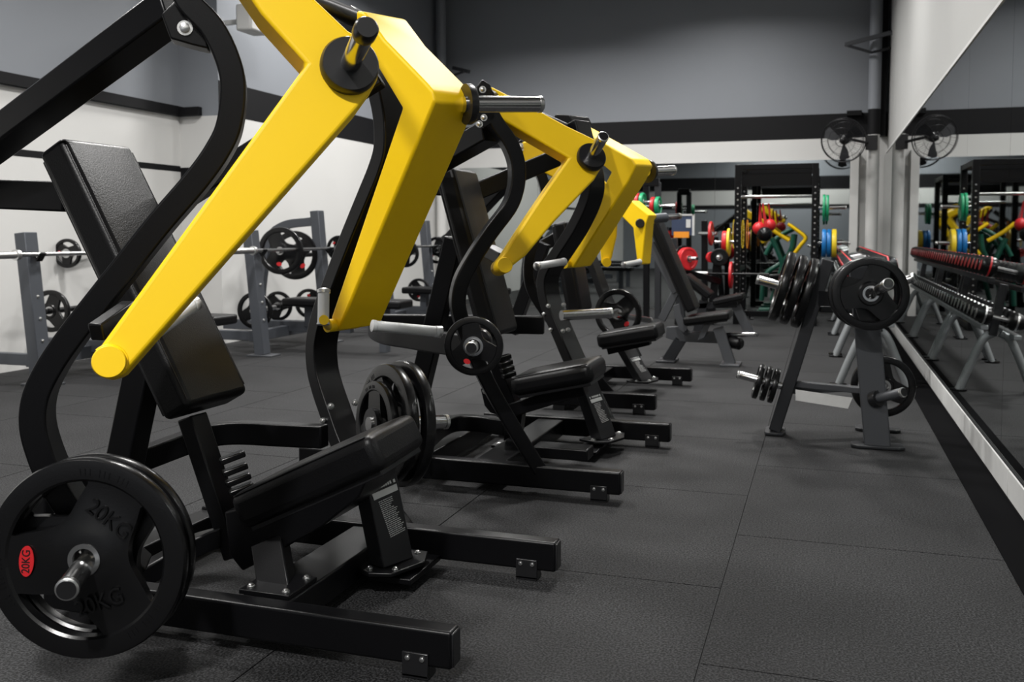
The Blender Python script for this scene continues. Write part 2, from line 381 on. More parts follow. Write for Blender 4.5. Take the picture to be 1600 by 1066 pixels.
def horn(parent, a, b, r=.025, disc=None, dt=.03, cap=True, capm=None, name='weight_horn', m=None, dark=False):
    a, b = V(a), V(b); d = (b-a).normalized(); L = (b-a).length; bm = nb()
    rod(bm, a-d*.01, b, r, n=32, prof=[(0, r), ((L-.004)/L, r), (1, r*.86)])
    h = obj(name, bm, m or CHR, parent)
    if disc:
        bm = nb(); rod(bm, a-d*.004, a+d*dt, disc, n=40, prof=[(0, disc), (.7, disc), (1, disc*.93)]); obj('flange', bm, PLB, h)
    if capm:
        bm = nb(); rod(bm, b-d*.035, b+d*.006, r*1.12, n=32, prof=[(0, r*1.1), (.08, r*1.14), (.8, r*1.14), (1, r*.95)]); obj('end_cap', bm, capm, h)
    elif cap:
        bm = nb(); rod(bm, b-d*.012, b+d*.001, r*1.05, n=32, prof=[(0, r*1.05), (.8, r*1.05), (1, r*.9)]); obj('end_cap', bm, STL, h)
        bm = nb(); rod(bm, b, b+d*.0025, r*.86, n=32); obj('end_face', bm, PLB, h)
    return h
def grip(parent, a, b, r=.016, endr=None):
    a, b = V(a), V(b); d = (b-a).normalized(); L = (b-a).length; bm = nb()
    prof = [(0, r*.8), (.01, r*1.12), (.06, r*1.12), (.065, r), (.9, r), (.905, r*1.1), (.985, r*1.1), (1, r*.85)]
    rod(bm, a, b, r, n=28, prof=prof); h = obj('handle', bm, GRIP, parent)
    bm = nb(); rod(bm, b-d*.012, b+d*.002, r*1.14, n=28, prof=[(0, r*1.12), (.7, r*1.16), (1, r*.8)]); obj('end_cap', bm, STL, h)
    return h
def pad(root, name, TLn, BLn, TRf, BRf, thick, bev=.022, bulge=.006):
    "upholstered pad from its near edge (top, bottom) and far edge (top, bottom) on the front face"
    TLn, BLn, TRf, BRf = map(V, (TLn, BLn, TRf, BRf)); c = (TLn+BLn+TRf+BRf)/4
    ux = ((TLn-BLn)+(TRf-BRf)).normalized(); uy = ((TRf-TLn)+(BRf-BLn)); W = uy.length/2; uy = (uy-ux*uy.dot(ux)).normalized()
    L = ((TLn-BLn).length+(TRf-BRf).length)/2; uz = ux.cross(uy)
    if uz.z < 0 and abs(uz.z) > .3: uz = -uz
    if name == 'backrest' and uz.x < 0: uz = -uz
    o = face_box(name, c-uz*thick/2, ux, uy, uz, (L, W, thick), LEA, root, bev, bulge)
    # seam piping along the front edges
    k = bev*.35
    for sgn in (-1, 1):
        P = [c+ux*(a*(L/2-.006))+uy*(sgn*(W/2-k))+uz*(-.004+bulge*(1-a**4)*.1) for a in (-.95, -.5, 0, .5, .95)]
        bm = nb(); tube(bm, smooth_path(P, 3), .0022, 6); obj('piping', bm, LEA, o)
    bm = nb(); box(bm, (-L/2+.02, -W/2+.02, -thick-.012), (L/2-.02, W/2-.02, -thick+.006))
    bm.transform(M4.Translation(c) @ M4((( ux.x, uy.x, uz.x, 0), (ux.y, uy.y, uz.y, 0), (ux.z, uy.z, uz.z, 0), (0, 0, 0, 1)))); obj('backing_board', bm, PLB, o, bev=.003)
    return o
def label_on(post, TL, TR, BL, BR, n, rows=20):
    "instruction label: bright heading strip and rows of fine print"
    TL, TR, BL, BR = map(V, (TL, TR, BL, BR)); n = V(n).normalized()*.0012; bm = nb()
    def q(u0, u1, v0, v1, e=1.0):
        P = [TL.lerp(TR, u0).lerp(BL.lerp(BR, u0), v0), TL.lerp(TR, u1).lerp(BL.lerp(BR, u1), v0), TL.lerp(TR, u1).lerp(BL.lerp(BR, u1), v1), TL.lerp(TR, u0).lerp(BL.lerp(BR, u0), v1)]
        slab(bm, [p+n*.2 for p in P], n*e)
    q(0, 1, .10, .22)
    for k in range(7): q(.22+.09*k, .28+.09*k, 0, .055)
    q(.02, .1, .0, .06); q(.9, .98, .0, .06)
    R = random.Random(3)
    for k in range(rows):
        v = .28+.72*k/rows; u = .14
        e = .88 if k > 5 else .75
        e -= R.random()*.2
        while u < e:
            d = .02+R.random()*.09; q(u, min(u+d, e), v, v+.014); u += d+.025
    return obj('instruction_label', bm, WHT, post, smooth=False)

def bracket(root, P, ext, bolts, bn, r=.011):
    b = poly_plate('pivot_bracket', P, ext, BLK, root, bev=.004)
    for p in bolts: bolt(b, p, bn, r, .012)
    return b

PST = mat('lit_black_powder_coat', (.018, .018, .02), .4, .2, bump=.1, bscale=400)  # same black coat, greyed as if light catches the front posts
# ---------------------------------------------------------------- machine 1 (nearest)
m1 = thing('chest_press_machine', 'nearest black chest press machine with two big yellow arms, filling the left foreground', 'exercise machine', (-1.3, 2.3, 0), 'plate loaded press machines in a row')
rail(m1, -1.95, -.785, 1.945, foot=.075); rail(m1, -1.95, -.728, 2.62, foot=.075)
bm = nb(); box(bm, (-1.385, 2.0, .03), (-1.245, 2.62, .108)); cb = obj('crossbeam', bm, BLK, m1, bev=.006, seg=3)
bm = nb(); box(bm, (-1.95, 2.0, .03), (-1.87, 2.62, .108)); obj('crossbeam', bm, BLK, m1, bev=.006, seg=3)
bm = nb(); box(bm, (-1.245, 2.40, .028), (-1.09, 2.62, .045)); obj('gusset', bm, BLK, m1, bev=.003)
# side tubes
n1 = hdir(32, -1); N1P = at(545, 105, D=2.15)-n1*.13
cn = pts([(282, -22), (297, 5), (332, 43), (356, 93), (364, 138), (357, 196), (338, 237), (305, 283), (250, 347), (200, 410), (150, 473), (106, 530), (74, 578), (54, 622), (50, 665), (60, 708), (80, 755), (112, 805), (155, 852), (215, 905)], pl=(N1P, n1))
cn = [p-n1*.055 for p in cn]
side_tube(m1, cn, n1, .058, .11)
f1 = hdir(26, 1); F1P = at(700, 160, D=2.92)
cf = pts([(545, 55), (572, 108), (585, 150), (592, 190), (592, 232), (583, 265), (568, 302), (540, 370), (514, 438), (495, 490), (485, 535), (486, 575), (493, 606), (505, 642), (522, 690), (547, 745), (580, 800), (606, 838)], pl=(F1P, f1))
side_tube(m1, [p+f1*.05 for p in cf], f1, .062, .105)
for q in ((517, 635), (555, 630), (505, 658)):
    p = at(*q, pl=(F1P-f1*.006, f1)) if q[0] != 555 else at(*q, pl=(F1P+f1*.07-V((.02, 0, 0)), f1))
    bolt(m1, p, (-f1.x*0+.6, -.8, .1), .008, .012)
# main beams from the pivot down to the rear
bb = at(262, 30, Y=2.0); be = at(-90, 283, Y=2.16)
q_bar('rear_beam', bb+V((.03, 0, .03)), be, .1, .075, BLK, m1, .006)
bb = at(592, 118, Y=2.80); be = at(290, 306, Y=2.62)
q_bar('rear_beam', bb, be, .09, .07, BLK, m1, .006)
# pivot brackets
P = pts([(252, 22), (280, -6), (318, 40), (326, 76), (300, 70), (266, 60)], pl=(N1P-n1*.02, n1))
bracket(m1, P, -n1*.07, [at(289, 44, pl=(N1P-n1*.02, n1))], n1, .012)
P = pts([(527, 18), (534, 10), (547, 8), (570, 22), (575, 60), (566, 90), (524, 60)], pl=(F1P-f1*.0, f1))
bracket(m1, P, f1*.02, [at(542, 20, pl=(F1P, f1))], -f1, .012)
# pressing arms
n1a = hdir(37, -1, 10); A1 = at(545, 105, D=2.15)
P = pts([(352, -62), (430, -62), (544, 47), (572, 62), (594, 98), (590, 126), (560, 168), (196, 583), (184, 590), (158, 580), (149, 562), (152, 548), (479, 99), (408, 20)], pl=(A1, n1a))
arm = poly_plate('press_arm', P, -n1a*.10, YEL, m1, .009, 4)
e0 = at(171, 566, pl=(A1, n1a)); bm = nb(); rod(bm, e0-n1a*.11, e0+n1a*.016, .033, n=36, prof=[(0, .031), (.05, .033), (.97, .033), (1, .031)]); obj('end_tube', bm, YEL, arm)
bm = nb(); rr = []
for k in range(17):
    q = math.radians(-20+k*10); rr.append(at(171, 566, pl=(A1, n1a))+V((0, 0, 0)))
ax1 = V((math.cos(math.radians(37)), math.sin(math.radians(37)), 0)); ax2 = n1a.cross(ax1); ax2 = ax2 if ax2.z > 0 else -ax2
tube(bm, [e0+n1a*.001+(ax1*math.cos(q)+ax2*math.sin(q))*.0345 for q in [math.radians(-25+k*10) for k in range(17)]], .0022, 6); obj('weld_bead', bm, YEL, arm)
horn(arm, A1, A1+n1a*.235, .0225, disc=.066, dt=.028, capm=PLB)
g0 = at(225, 530, pl=(A1-n1a*.09, n1a)); g1 = at(304, 474, D=2.26)
grip(arm, g0, g1, .0175)
q_bar('arm_stop', at(150, 520, pl=(A1-n1a*.12, n1a)), at(204, 482, pl=(A1-n1a*.22, n1a)), .034, .04, BLK, arm)
f1a = hdir(22, 1, 2); A2 = at(678, 155, D=2.8)
P = pts([(556, 16), (568, 18), (600, 62), (664, 128), (676, 142), (679, 158), (529, 518), (519, 508), (517, 496), (628, 169), (590, 106), (556, 72)], pl=(A2, f1a))
arm = poly_plate('press_arm', P, f1a*.185, YEL, m1, .009, 4)
h0 = at(729, 163, D=2.9); hd = (at(846, 163, D=3.0)-h0)
horn(arm, h0, h0+hd, .0255, disc=.062, dt=.02)
e0 = at(522, 508, pl=(A2, f1a)); bm = nb(); rod(bm, e0-f1a*.03, e0+f1a*.1, .022); obj('end_tube', bm, YEL, arm)
bm = nb(); rod(bm, e0-f1a*.025, at(506, 500, D=2.86), .015); obj('handle_stub', bm, YEL, arm)
grip(arm, at(505, 508, D=2.88), at(506, 452, D=2.9), .0175)
grip(arm, at(580, 509, D=3.02), at(690, 519, D=3.12), .0175)
P = pts([(570, 85), (600, 92), (630, 168), (606, 258), (592, 250), (596, 200), (588, 150)], pl=(F1P+f1*.10, f1)); poly_plate('gusset', P, f1*.03, BLK, m1, .004)
# hub between both pivots
q_rod('pivot_tube', at(560, 30, pl=(F1P, f1)), at(300, -70, pl=(N1P, n1)), .03, BLK, m1)
# backrest and its frame
pad(m1, 'backrest', (-2.011, 2.12, 1.292), (-1.605, 2.12, .556), (-2.011, 2.40, 1.292), (-1.605, 2.40, .556), .098, .020)
q_bar('backrest_support', at(-80, 301, Y=2.25), at(112, 308, Y=2.25), .07, .088, BLK, m1, .006)
q_bar('centre_strut', at(229, 556, Y=2.30), at(180, 800, Y=2.30), .08, .085, BLK, m1, .006)
q_bar('spine', at(300, 650, Y=2.27), at(372, 868, Y=2.27), .075, .05, BLK, m1, .005)
# rear loop tube
lp = pts([(505, 683), (440, 678), (370, 675), (325, 680), (275, 697), (220, 718), (150, 748), (60, 800)], Z=.42)
lp = [at(508, 682, Y=2.62), at(440, 679, Y=2.62), at(375, 676, Y=2.61), at(330, 680, Y=2.58), at(290, 692, Y=2.52), at(220, 718, Y=2.38), at(150, 745, Y=2.24), at(60, 790, Y=2.05)]
bm = nb(); sweep_rect(bm, smooth_path(lp, 5), (0, 0, 1), .05, .072); obj('rear_loop', bm, BLK, m1, bev=.006, seg=3, ang=50)
lp = [at(352, 838, Y=2.25), at(325, 846, Y=2.25), at(295, 858, Y=2.22), at(240, 890, Y=2.15), at(180, 925, Y=2.05)]
bm = nb(); sweep_rect(bm, smooth_path(lp, 5), (0, 0, 1), .05, .06); obj('lower_loop', bm, BLK, m1, bev=.006, seg=3, ang=50)
# seat, posts, adjuster
st = pad(m1, 'seat', at(574, 680, Y=2.14), at(352, 780, Y=2.14), at(574, 680, Y=2.14)+V((0, .29, .012)), at(352, 780, Y=2.14)+V((0, .29, .012)), .10, .026)
P = pts([(350, 800), (358, 868), (378, 893), (420, 871), (505, 822), (560, 778), (575, 745)], Y=2.165); poly_plate('seat_frame', P, (0, .20, 0), BLK, m1, .006)
pf = at(437, 938, Y=2.09); pt_ = at(403, 862, Y=2.12)
q_bar('seat_post', pf, pt_+V((0, .06, 0)), .065, .085, BLK, m1, up=V((1, 0, 0)))
bm = nb(); box(bm, (pf.x-.075, pf.y-.07, .108), (pf.x+.07, pf.y+.07, .120)); fp = obj('foot_plate', bm, BLK, m1, bev=.002)
for dx, dy in ((-.055, -.045), (.05, .05), (-.05, .05), (.05, -.05)): bolt(fp, (pf.x+dx, pf.y+dy, .12), (0, 0, 1), .007)
# front post with the instruction label
nf = V((.93, -.36, 0)).normalized(); wd = V((.36, .93, 0)).normalized()
b0 = at(600, 889, Y=2.39); 
pb = b0; pw = .118
# width chosen from the face seen in the photograph
tl = at(571, 745, Y=2.37)
P = [pb, pb+wd*pw, tl+wd*pw, tl]
fpst = poly_plate('seat_post', P, -nf*.06, PST, m1, .004)
up = (tl-pb)
def on(u, v): return pb+wd*(pw*u)+up*v
label_on(fpst, on(.06, .86), on(.90, .90), on(.30, .28), on(1.0, .32), nf)
c0 = pb+wd*pw/2-nf*.03
bm = nb(); slab(bm, [c0+wd*a_+nf*b_+V((0, 0, -.012)) for a_, b_ in ((-.10, -.07), (.10, -.07), (.13, .02), (.06, .075), (-.07, .075), (-.11, .02))], (0, 0, .012)); fp = obj('foot_plate', bm, BLK, m1, bev=.003)
for a_, b_ in ((-.085, .0), (-.045, .06), (.095, .01), (.0, -.055)): bolt(fp, c0+wd*a_+nf*b_, (0, 0, 1), .006)
# rubber ratchet block on the spine
for k, (x0, y0) in enumerate(((362, 722), (366, 741), (371, 757), (376, 772))):
    a = at(x0-18, y0, Y=2.22); q_bar('ratchet_tooth', a, a+V((.045, .05, .018)), .03, .018, RUB, m1, .004)
# storage horns
ns = hdir(30, -1, 3); hb = at(150, 862, D=2.28); pc = at(140, 872, D=2.14)
he = at(104, 922, D=1.96)
hd = (he-pc).normalized()
horn(m1, pc-hd*.18, he, .023, disc=.05, name='storage_horn')
pn = V((.28, -.93, .04)).normalized()
p20 = plate(at(143, 868, D=2.11), pn, .222, .034, 'big black 20 kg plate with a red oval, at the lower left of the photo', 'large plates on the nearest machine', roll=math.radians(172), badge=False)
hc = hdir(34, -1)
plate(at(143, 868, D=2.11)-pn*.045, pn, .222, .034, 'big black weight plate behind the 20 kg plate on the nearest machine', 'large plates on the nearest machine', roll=math.radians(160), badge=False)
# moulded lettering and red oval on the front plate
mwp = p20.matrix_world.copy() if False else (M4.Translation(at(143, 868, D=2.11)) @ V((0, 0, 1)).rotation_difference(pn).to_matrix().to_4x4() @ M4.Rotation(math.radians(172), 4, 'Z'))
def on_plate(px, py):
    c = at(px, py, pl=(at(143, 868, D=2.11)+pn*.031, pn)); return c
def face_m(c, n, rollpx):
    "frame whose x axis runs along the given picture direction at c"
    n = V(n).normalized(); x = (Rv*rollpx[0]+Uv*rollpx[1]); x = (x-n*x.dot(n)).normalized(); y = n.cross(x)
    return M4(((x.x, y.x, n.x, c.x), (x.y, y.y, n.y, c.y), (x.z, y.z, n.z, c.z), (0, 0, 0, 1)))
c = on_plate(42, 877); bm = nb(); k = 40
slab(bm, [V((.034*math.cos(2*math.pi*i/k), .0165*math.sin(2*math.pi*i/k), 0)) for i in range(k)], (0, 0, .0025)); bm.transform(face_m(c, pn, (.05, 1))); bd = obj('badge', bm, RED, p20); bd['label'] = 'red oval badge reading 20KG'
bm.free() if False else None
text_mesh('badge_lettering', '20KG', .026, PLB, bd, face_m(c+pn*.003, pn, (.05, 1)), .0006, .85)
for (px, py, d) in ((170, 812, (1, -.78)), (156, 942, (1, .35))):
    text_mesh('moulded_lettering', '20KG', .052, RUB, p20, face_m(on_plate(px, py)+pn*.001, pn, d), .0022, .9)
pfar = None
c = at(612, 668, D=3.12)
hb = at(580, 663, D=2.97); he = at(699, 659, D=3.12); hd = (he-hb).normalized()
horn(m1, hb, he, .023, disc=.05, name='storage_horn')
def onh(px, r, T, lab, grp=None, **k):
    p = hb.lerp(he, px); return plate(p, -hd, r, T, lab, grp, **k)
onh(.12, .135, .028, 'small black weight plate with red centre mark behind the nearest seat', roll=.5)
onh(.27, .19, .036, 'large black weight plate in the middle of three behind the nearest seat', badge=False, roll=1)
onh(.46, .20, .036, 'large black outermost weight plate of three behind the nearest seat', badge=False, roll=.3)

# ---------------------------------------------------------------- machine 2
m2 = thing('chest_press_machine', 'second black chest press machine with yellow arms, behind the nearest one', 'exercise machine', (-1.2, 4.0, 0), 'plate loaded press machines in a row')
rail(m2, -2.1, -.715, 3.486, foot=.07, w=.06); rail(m2, -1.62, -.68, 4.461, foot=.07, w=.06)
bm = nb(); box(bm, (-1.33, 3.546, .03), (-1.20, 4.461, .108)); obj('crossbeam', bm, BLK, m2, bev=.006, seg=3)
bm = nb(); box(bm, (-1.62, 3.546, .03), (-1.54, 4.461, .108)); obj('crossbeam', bm, BLK, m2, bev=.006, seg=3)
bm = nb(); box(bm, (-1.2, 3.93, .04), (-.95, 4.05, .09)); obj('crossbeam', bm, BLK, m2, bev=.006, seg=3)
n2 = hdir(28, -1); N2P = V((-1.02, 3.50, .1))
cn = pts([(764, 168), (778, 193), (797, 220), (808, 246), (811, 270), (808, 297), (797, 325), (768, 364), (743, 402), (724, 437), (717, 468), (721, 496), (738, 545), (767, 605), (803, 668), (846, 738)], pl=(N2P, n2))
side_tube(m2, [p-n2*.05 for p in cn], n2, .056, .10)
f2 = hdir(26, 1); F2P = V((-1.0, 4.48, .1))
cf = pts([(893, 190), (905, 235), (916, 275), (914, 308), (895, 352), (868, 395), (849, 425), (846, 452), (853, 482), (868, 518), (886, 560), (905, 602), (935, 665)], pl=(F2P, f2))
side_tube(m2, [p+f2*.05 for p in cf], f2, .058, .115)
for q in ((857, 478), (875, 476), (861, 515), (874, 517), (882, 515)):
    bolt(m2, at(q[0], q[1], pl=(F2P-f2*.004, f2))+V((.02 if q[0] > 866 else 0, -.004, 0)), (.5, -.85, .2), .008, .014)
for q in ((851, 491),): bolt(m2, at(*q, pl=(F2P-f2*.004, f2)), -f2, .010, .014)
q_bar('rear_beam', at(768, 205, Y=3.52), at(640, 278, Y=3.75), .1, .08, BLK, m2, .006)
q_bar('rear_beam', at(885, 240, Y=4.55), at(742, 300, Y=4.3), .09, .085, BLK, m2, .006)
P = pts([(745, 134), (754, 124), (766, 132), (773, 150), (775, 184), (770, 192), (757, 200), (742, 186), (742, 150)], pl=(N2P-n2*.0, n2))
bracket(m2, P, -n2*.04, [at(x, y, pl=(N2P, n2)) for x, y in ((754, 140), (756, 184), (749, 194))], n2, .009)
a2 = hdir(32, -1, 8); B1 = at(923, 247, Y=3.62)
P = pts([(767, 134), (800, 151), (845, 174), (885, 196), (931, 218), (944, 232), (946, 252), (929, 281), (867, 346), (822, 399), (799, 417), (790, 424), (779, 420), (776, 410), (788, 396), (830, 331), (860, 287), (889, 247), (777, 182), (766, 165)], pl=(B1, a2))
arm = poly_plate('press_arm', P, -a2*.10, YEL, m2, .009, 3)
e0 = at(788, 415, pl=(B1, a2)); bm = nb(); rod(bm, e0-a2*.11, e0+a2*.014, .030, n=32, prof=[(0, .028), (.05, .03), (.97, .03), (1, .028)]); obj('end_tube', bm, YEL, arm)
e1 = at(943, 213, D=3.55); hz = (e1-B1)
horn(arm, B1, e1, .021, disc=.058, dt=.022)
q_bar('arm_stop', at(788, 405, pl=(B1-a2*.14, a2)), at(764, 392, pl=(B1-a2*.26, a2)), .05, .05, BLK, arm)
f2a = hdir(20, 1, 2); B2 = at(985, 270, D=4.75)
P = pts([(868, 186), (884, 190), (940, 221), (988, 248), (994, 258), (983, 282), (896, 419), (883, 417), (881, 409), (955, 269), (940, 257), (868, 215)], pl=(B2, f2a))
arm = poly_plate('press_arm', P, f2a*.17, YEL, m2, .009, 3)
e0 = at(887, 412, pl=(B2, f2a)); bm = nb(); rod(bm, e0-f2a*.03, e0+f2a*.1, .024); obj('end_tube', bm, YEL, arm)
grip(arm, at(882, 409, D=4.6), at(838, 416, D=4.42), .0175)
h0 = at(1012, 268, D=4.95); horn(arm, h0, at(1052, 266, D=5.1), .0255, disc=.06, dt=.016)
P = pts([(868, 178), (890, 180), (895, 190), (880, 200), (862, 190)], pl=(B2, f2a)); poly_plate('pivot_bracket', P, f2a*.18, BLK, m2, .004)
q_rod('pivot_tube', at(880, 200, pl=(F2P, f2)), at(760, 150, pl=(N2P, n2)), .03, BLK, m2)
pad(m2, 'backrest', (-1.541, 3.86, 1.317), (-1.333, 3.86, .58), (-1.541, 4.16, 1.317), (-1.333, 4.16, .58), .085, .020)
q_bar('backrest_support', at(640, 288, Y=4.0), at(702, 292, Y=4.0), .07, .085, BLK, m2, .006)
q_bar('centre_strut', at(712, 372, Y=4.0), at(655, 612, Y=4.0), .08, .085, BLK, m2, .006)
q_bar('spine', at(757, 520, Y=4.0), at(806, 640, Y=4.0), .09, .05, BLK, m2, .005)
for k in range(4):
    a = at(778+k*2.5, 562+k*9, Y=3.94); q_bar('ratchet_tooth', a, a+V((.04, .05, .012)), .03, .022, RUB, m2, .004)
bm = nb(); lp = [at(760, 545, Z=.58), at(700, 537, Z=.58), at(640, 528, Z=.58), at(603, 522, Z=.58), at(585, 513, Z=.58), at(588, 506, Z=.58), at(620, 505, Z=.58), at(700, 506, Z=.58), at(780, 507, Z=.58), at(850, 508, Z=.58)]
sweep_rect(bm, smooth_path(lp, 6), (0, 0, 1), .05, .088); obj('rear_loop', bm, BLK, m2, bev=.006, seg=3, ang=50)
bm = nb(); lp = [at(792, 668, Z=.17), at(750, 662, Z=.17), at(715, 661, Z=.17), at(692, 668, Z=.17), at(672, 684, Z=.17), at(655, 705, Z=.17)]
sweep_rect(bm, smooth_path(lp, 6), (0, 0, 1), .05, .07); obj('lower_loop', bm, BLK, m2, bev=.006, seg=3, ang=50)
st = pad(m2, 'seat', at(921, 568, Y=3.86), at(793, 592, Y=3.86), at(921, 568, Y=3.86)+V((0, .3, .004)), at(793, 592, Y=3.86)+V((0, .3, .004)), .085, .030)
q_bar('seat_frame', at(800, 640, Y=3.98), at(915, 605, Y=3.98), .08, .06, BLK, m2)
P = pts([(751, 608), (757, 604), (778, 606), (792, 650), (776, 648), (766, 645), (757, 634)], Y=3.93); b_ = poly_plate('adjuster_plate', P, (0, .02, 0), BLK, m2, .002)
bolt(b_, at(758, 611, Y=3.93), (0, -1, 0), .009)
pf = at(801, 694, Y=4.06); q_bar('seat_post', pf, at(808, 640, Y=4.02), .08, .07, BLK, m2, up=V((1, 0, 0)))
bm = nb(); box(bm, (pf.x-.08, pf.y-.07, pf.z-.008), (pf.x+.08, pf.y+.06, pf.z+.004)); fp = obj('foot_plate', bm, BLK, m2, bev=.002)
for dx, dy in ((-.05, -.04), (.06, .04)): bolt(fp, (pf.x+dx, pf.y+dy, pf.z+.004), (0, 0, 1), .010)
def front_post(m, BL, TLp, Yb, pw, nf, wd, dz=.06):
    pb = at(*BL, Y=Yb); tl = at(*TLp, Y=Yb-.02)
    P = [pb, pb+wd*pw, tl+wd*pw, tl]; o = poly_plate('seat_post', P, -nf*.06, PST, m, .004)
    up = tl-pb; on = lambda u, v: pb+wd*(pw*u)+up*v
    label_on(o, on(.12, .74), on(.86, .75), on(.28, .25), on(.98, .28), nf, 14)
    c0 = pb+wd*pw/2-nf*.03
    bm = nb(); slab(bm, [c0+wd*a_+nf*b_+V((0, 0, -.012)) for a_, b_ in ((-.10, -.07), (.10, -.07), (.15, .02), (.06, .075), (-.07, .075), (-.11, .02))], (0, 0, .012)); fp = obj('foot_plate', bm, BLK, m, bev=.003)
    for a_, b_ in ((-.085, .0), (-.03, .06), (.115, .01)): bolt(fp, c0+wd*a_+nf*b_, (0, 0, 1), .009)
front_post(m2, (940, 688), (909, 598), 4.22, .125, V((.93, -.36, 0)).normalized(), V((.36, .93, 0)).normalized())
bm = nb(); box(bm, (-1.05, 4.1, .03), (-.95, 4.461, .045)); obj('gusset', bm, BLK, m2, bev=.003)
c = at(741, 540, D=3.45); pn = V((.22, -.97, .0)).normalized(); he = at(744, 545, D=3.3)
horn(m2, c-pn*.14, c+pn*.075, .022, disc=.05, name='storage_horn')
plate(c, pn, .108, .026, 'small black tri-grip plate on the storage peg of the second press machine', None, roll=math.radians(80))
h0 = at(880, 493, D=4.74); horn(m2, h0, h0+V((.05, .26, .01)) if False else at(955, 489, D=4.85), .026, name='storage_horn')

# ---------------------------------------------------------------- machine 3
m3 = thing('shoulder_press_machine', 'third black press machine in the row, its slim yellow arms hanging straight down', 'exercise machine', (-1.2, 5.85, 0), 'plate loaded press machines in a row')
rail(m3, -1.56, -.884, 5.255, foot=.08, w=.06); rail(m3, -1.56, -.83, 6.366, foot=.08, w=.06)
bm = nb(); box(bm, (-1.5, 5.315, .03), (-1.36, 6.366, .108)); obj('crossbeam', bm, BLK, m3, bev=.006)
n3 = hdir(20, -1); N3P = V((-1.27, 5.32, .1))
cn = pts([(817, 236), (838, 256), (850, 285), (853, 310), (846, 345), (832, 385), (826, 420), (832, 455), (860, 500), (905, 560), (955, 618)], pl=(N3P, n3))
side_tube(m3, [p-n3*.05 for p in cn], n3, .058, .10)
f3 = hdir(20, 1); F3P = V((-1.15, 6.35, .1))
cf = pts([(905, 370), (918, 400), (930, 430), (943, 465), (955, 492), (970, 520), (990, 560)], pl=(F3P, f3))
side_tube(m3, [p+f3*.03 for p in cf], f3, .05, .10)
for q in ((950, 480), (957, 483), (961, 504), (967, 501)): bolt(m3, at(*q, pl=(F3P-f3*.03, f3)), (.3, -.9, .1), .010, .014)
P = pts([(806, 224), (814, 218), (824, 224), (828, 245), (812, 250), (804, 240)], pl=(N3P, n3)); bracket(m3, P, -n3*.03, [at(814, 230, pl=(N3P, n3))], n3, .016)
a3 = hdir(14, -1); D1 = at(950, 330, Y=5.3)
P = pts([(815, 222), (836, 218), (900, 256), (945, 283), (960, 296), (966, 318), (964, 368), (956, 403), (948, 416), (940, 412), (938, 384), (942, 330), (924, 309), (818, 252)], pl=(D1, a3))
arm = poly_plate('press_arm', P, -a3*.08, YEL, m3, .008, 3)
e0 = at(948, 410, pl=(D1, a3)); bm = nb(); rod(bm, e0-a3*.09, e0+a3*.012, .026, n=28); obj('end_tube', bm, YEL, arm)
f3a = hdir(14, 1); D2 = at(1000, 350, D=6.6)
P = pts([(940, 310), (968, 335), (986, 313), (1003, 325), (1010, 342), (1009, 360), (1004, 413), (998, 414), (995, 408), (991, 372), (989, 356), (970, 337)], pl=(D2, f3a))
P = pts([(955, 322), (986, 313), (1014, 336), (1009, 350), (1004, 413), (998, 414), (995, 408), (991, 372), (989, 356), (970, 337)], pl=(D2, f3a))
arm = poly_plate('press_arm', P, f3a*.14, YEL, m3, .008, 3)
q_rod('pivot_cap', at(1000, 349, pl=(D2, f3a)), at(1000, 349, pl=(D2+(-f3a)*.02, f3a)), .032, PLB, arm)
grip(arm, at(1000, 409, D=6.55), at(974, 414, D=6.4), .018)
h0 = at(1018, 342, D=6.7); horn(arm, h0, at(1040, 340, D=6.8), .034, name='weight_horn', m=GRY, cap=False); horn(arm, at(1039, 340, D=6.8), at(1062, 338, D=6.95), .022)
pad(m3, 'backrest', at(884, 345, Y=5.72), at(909, 488, Y=5.72), at(884, 345, Y=5.72)+V((0, .3, 0)), at(909, 488, Y=5.72)+V((0, .3, 0)), .09, .02)
st = pad(m3, 'seat', at(1025, 508, Y=5.72), at(930, 524, Y=5.72), at(1025, 508, Y=5.72)+V((0, .3, 0)), at(930, 524, Y=5.72)+V((0, .3, 0)), .085, .024)
q_bar('seat_frame', at(950, 545, Y=5.87), at(1015, 530, Y=5.87), .08, .07, BLK, m3)
front_post(m3, (1003, 596), (975, 548), 6.02, .14, V((.93, -.36, 0)).normalized(), V((.36, .93, 0)).normalized())
q_bar('centre_strut', at(850, 380, Y=5.87), at(800, 520, Y=5.87), .08, .08, BLK, m3)
q_bar('rear_beam', at(960, 320, Y=6.2), at(820, 400, Y=6.0), .08, .08, BLK, m3, .006)
q_bar('rear_beam', at(822, 250, Y=5.4), at(700, 380, Y=5.6), .08, .08, BLK, m3, .006)
pa = V((.16, .98, 0)); h0 = at(962, 492, D=6.2)
horn(m3, h0, at(1016, 501, D=6.75), .022, name='storage_horn')
plate(at(967, 490, D=6.32), -pa, .165, .03, 'black plate with a red ring centre on the far side of the third press machine', None, roll=2.2)

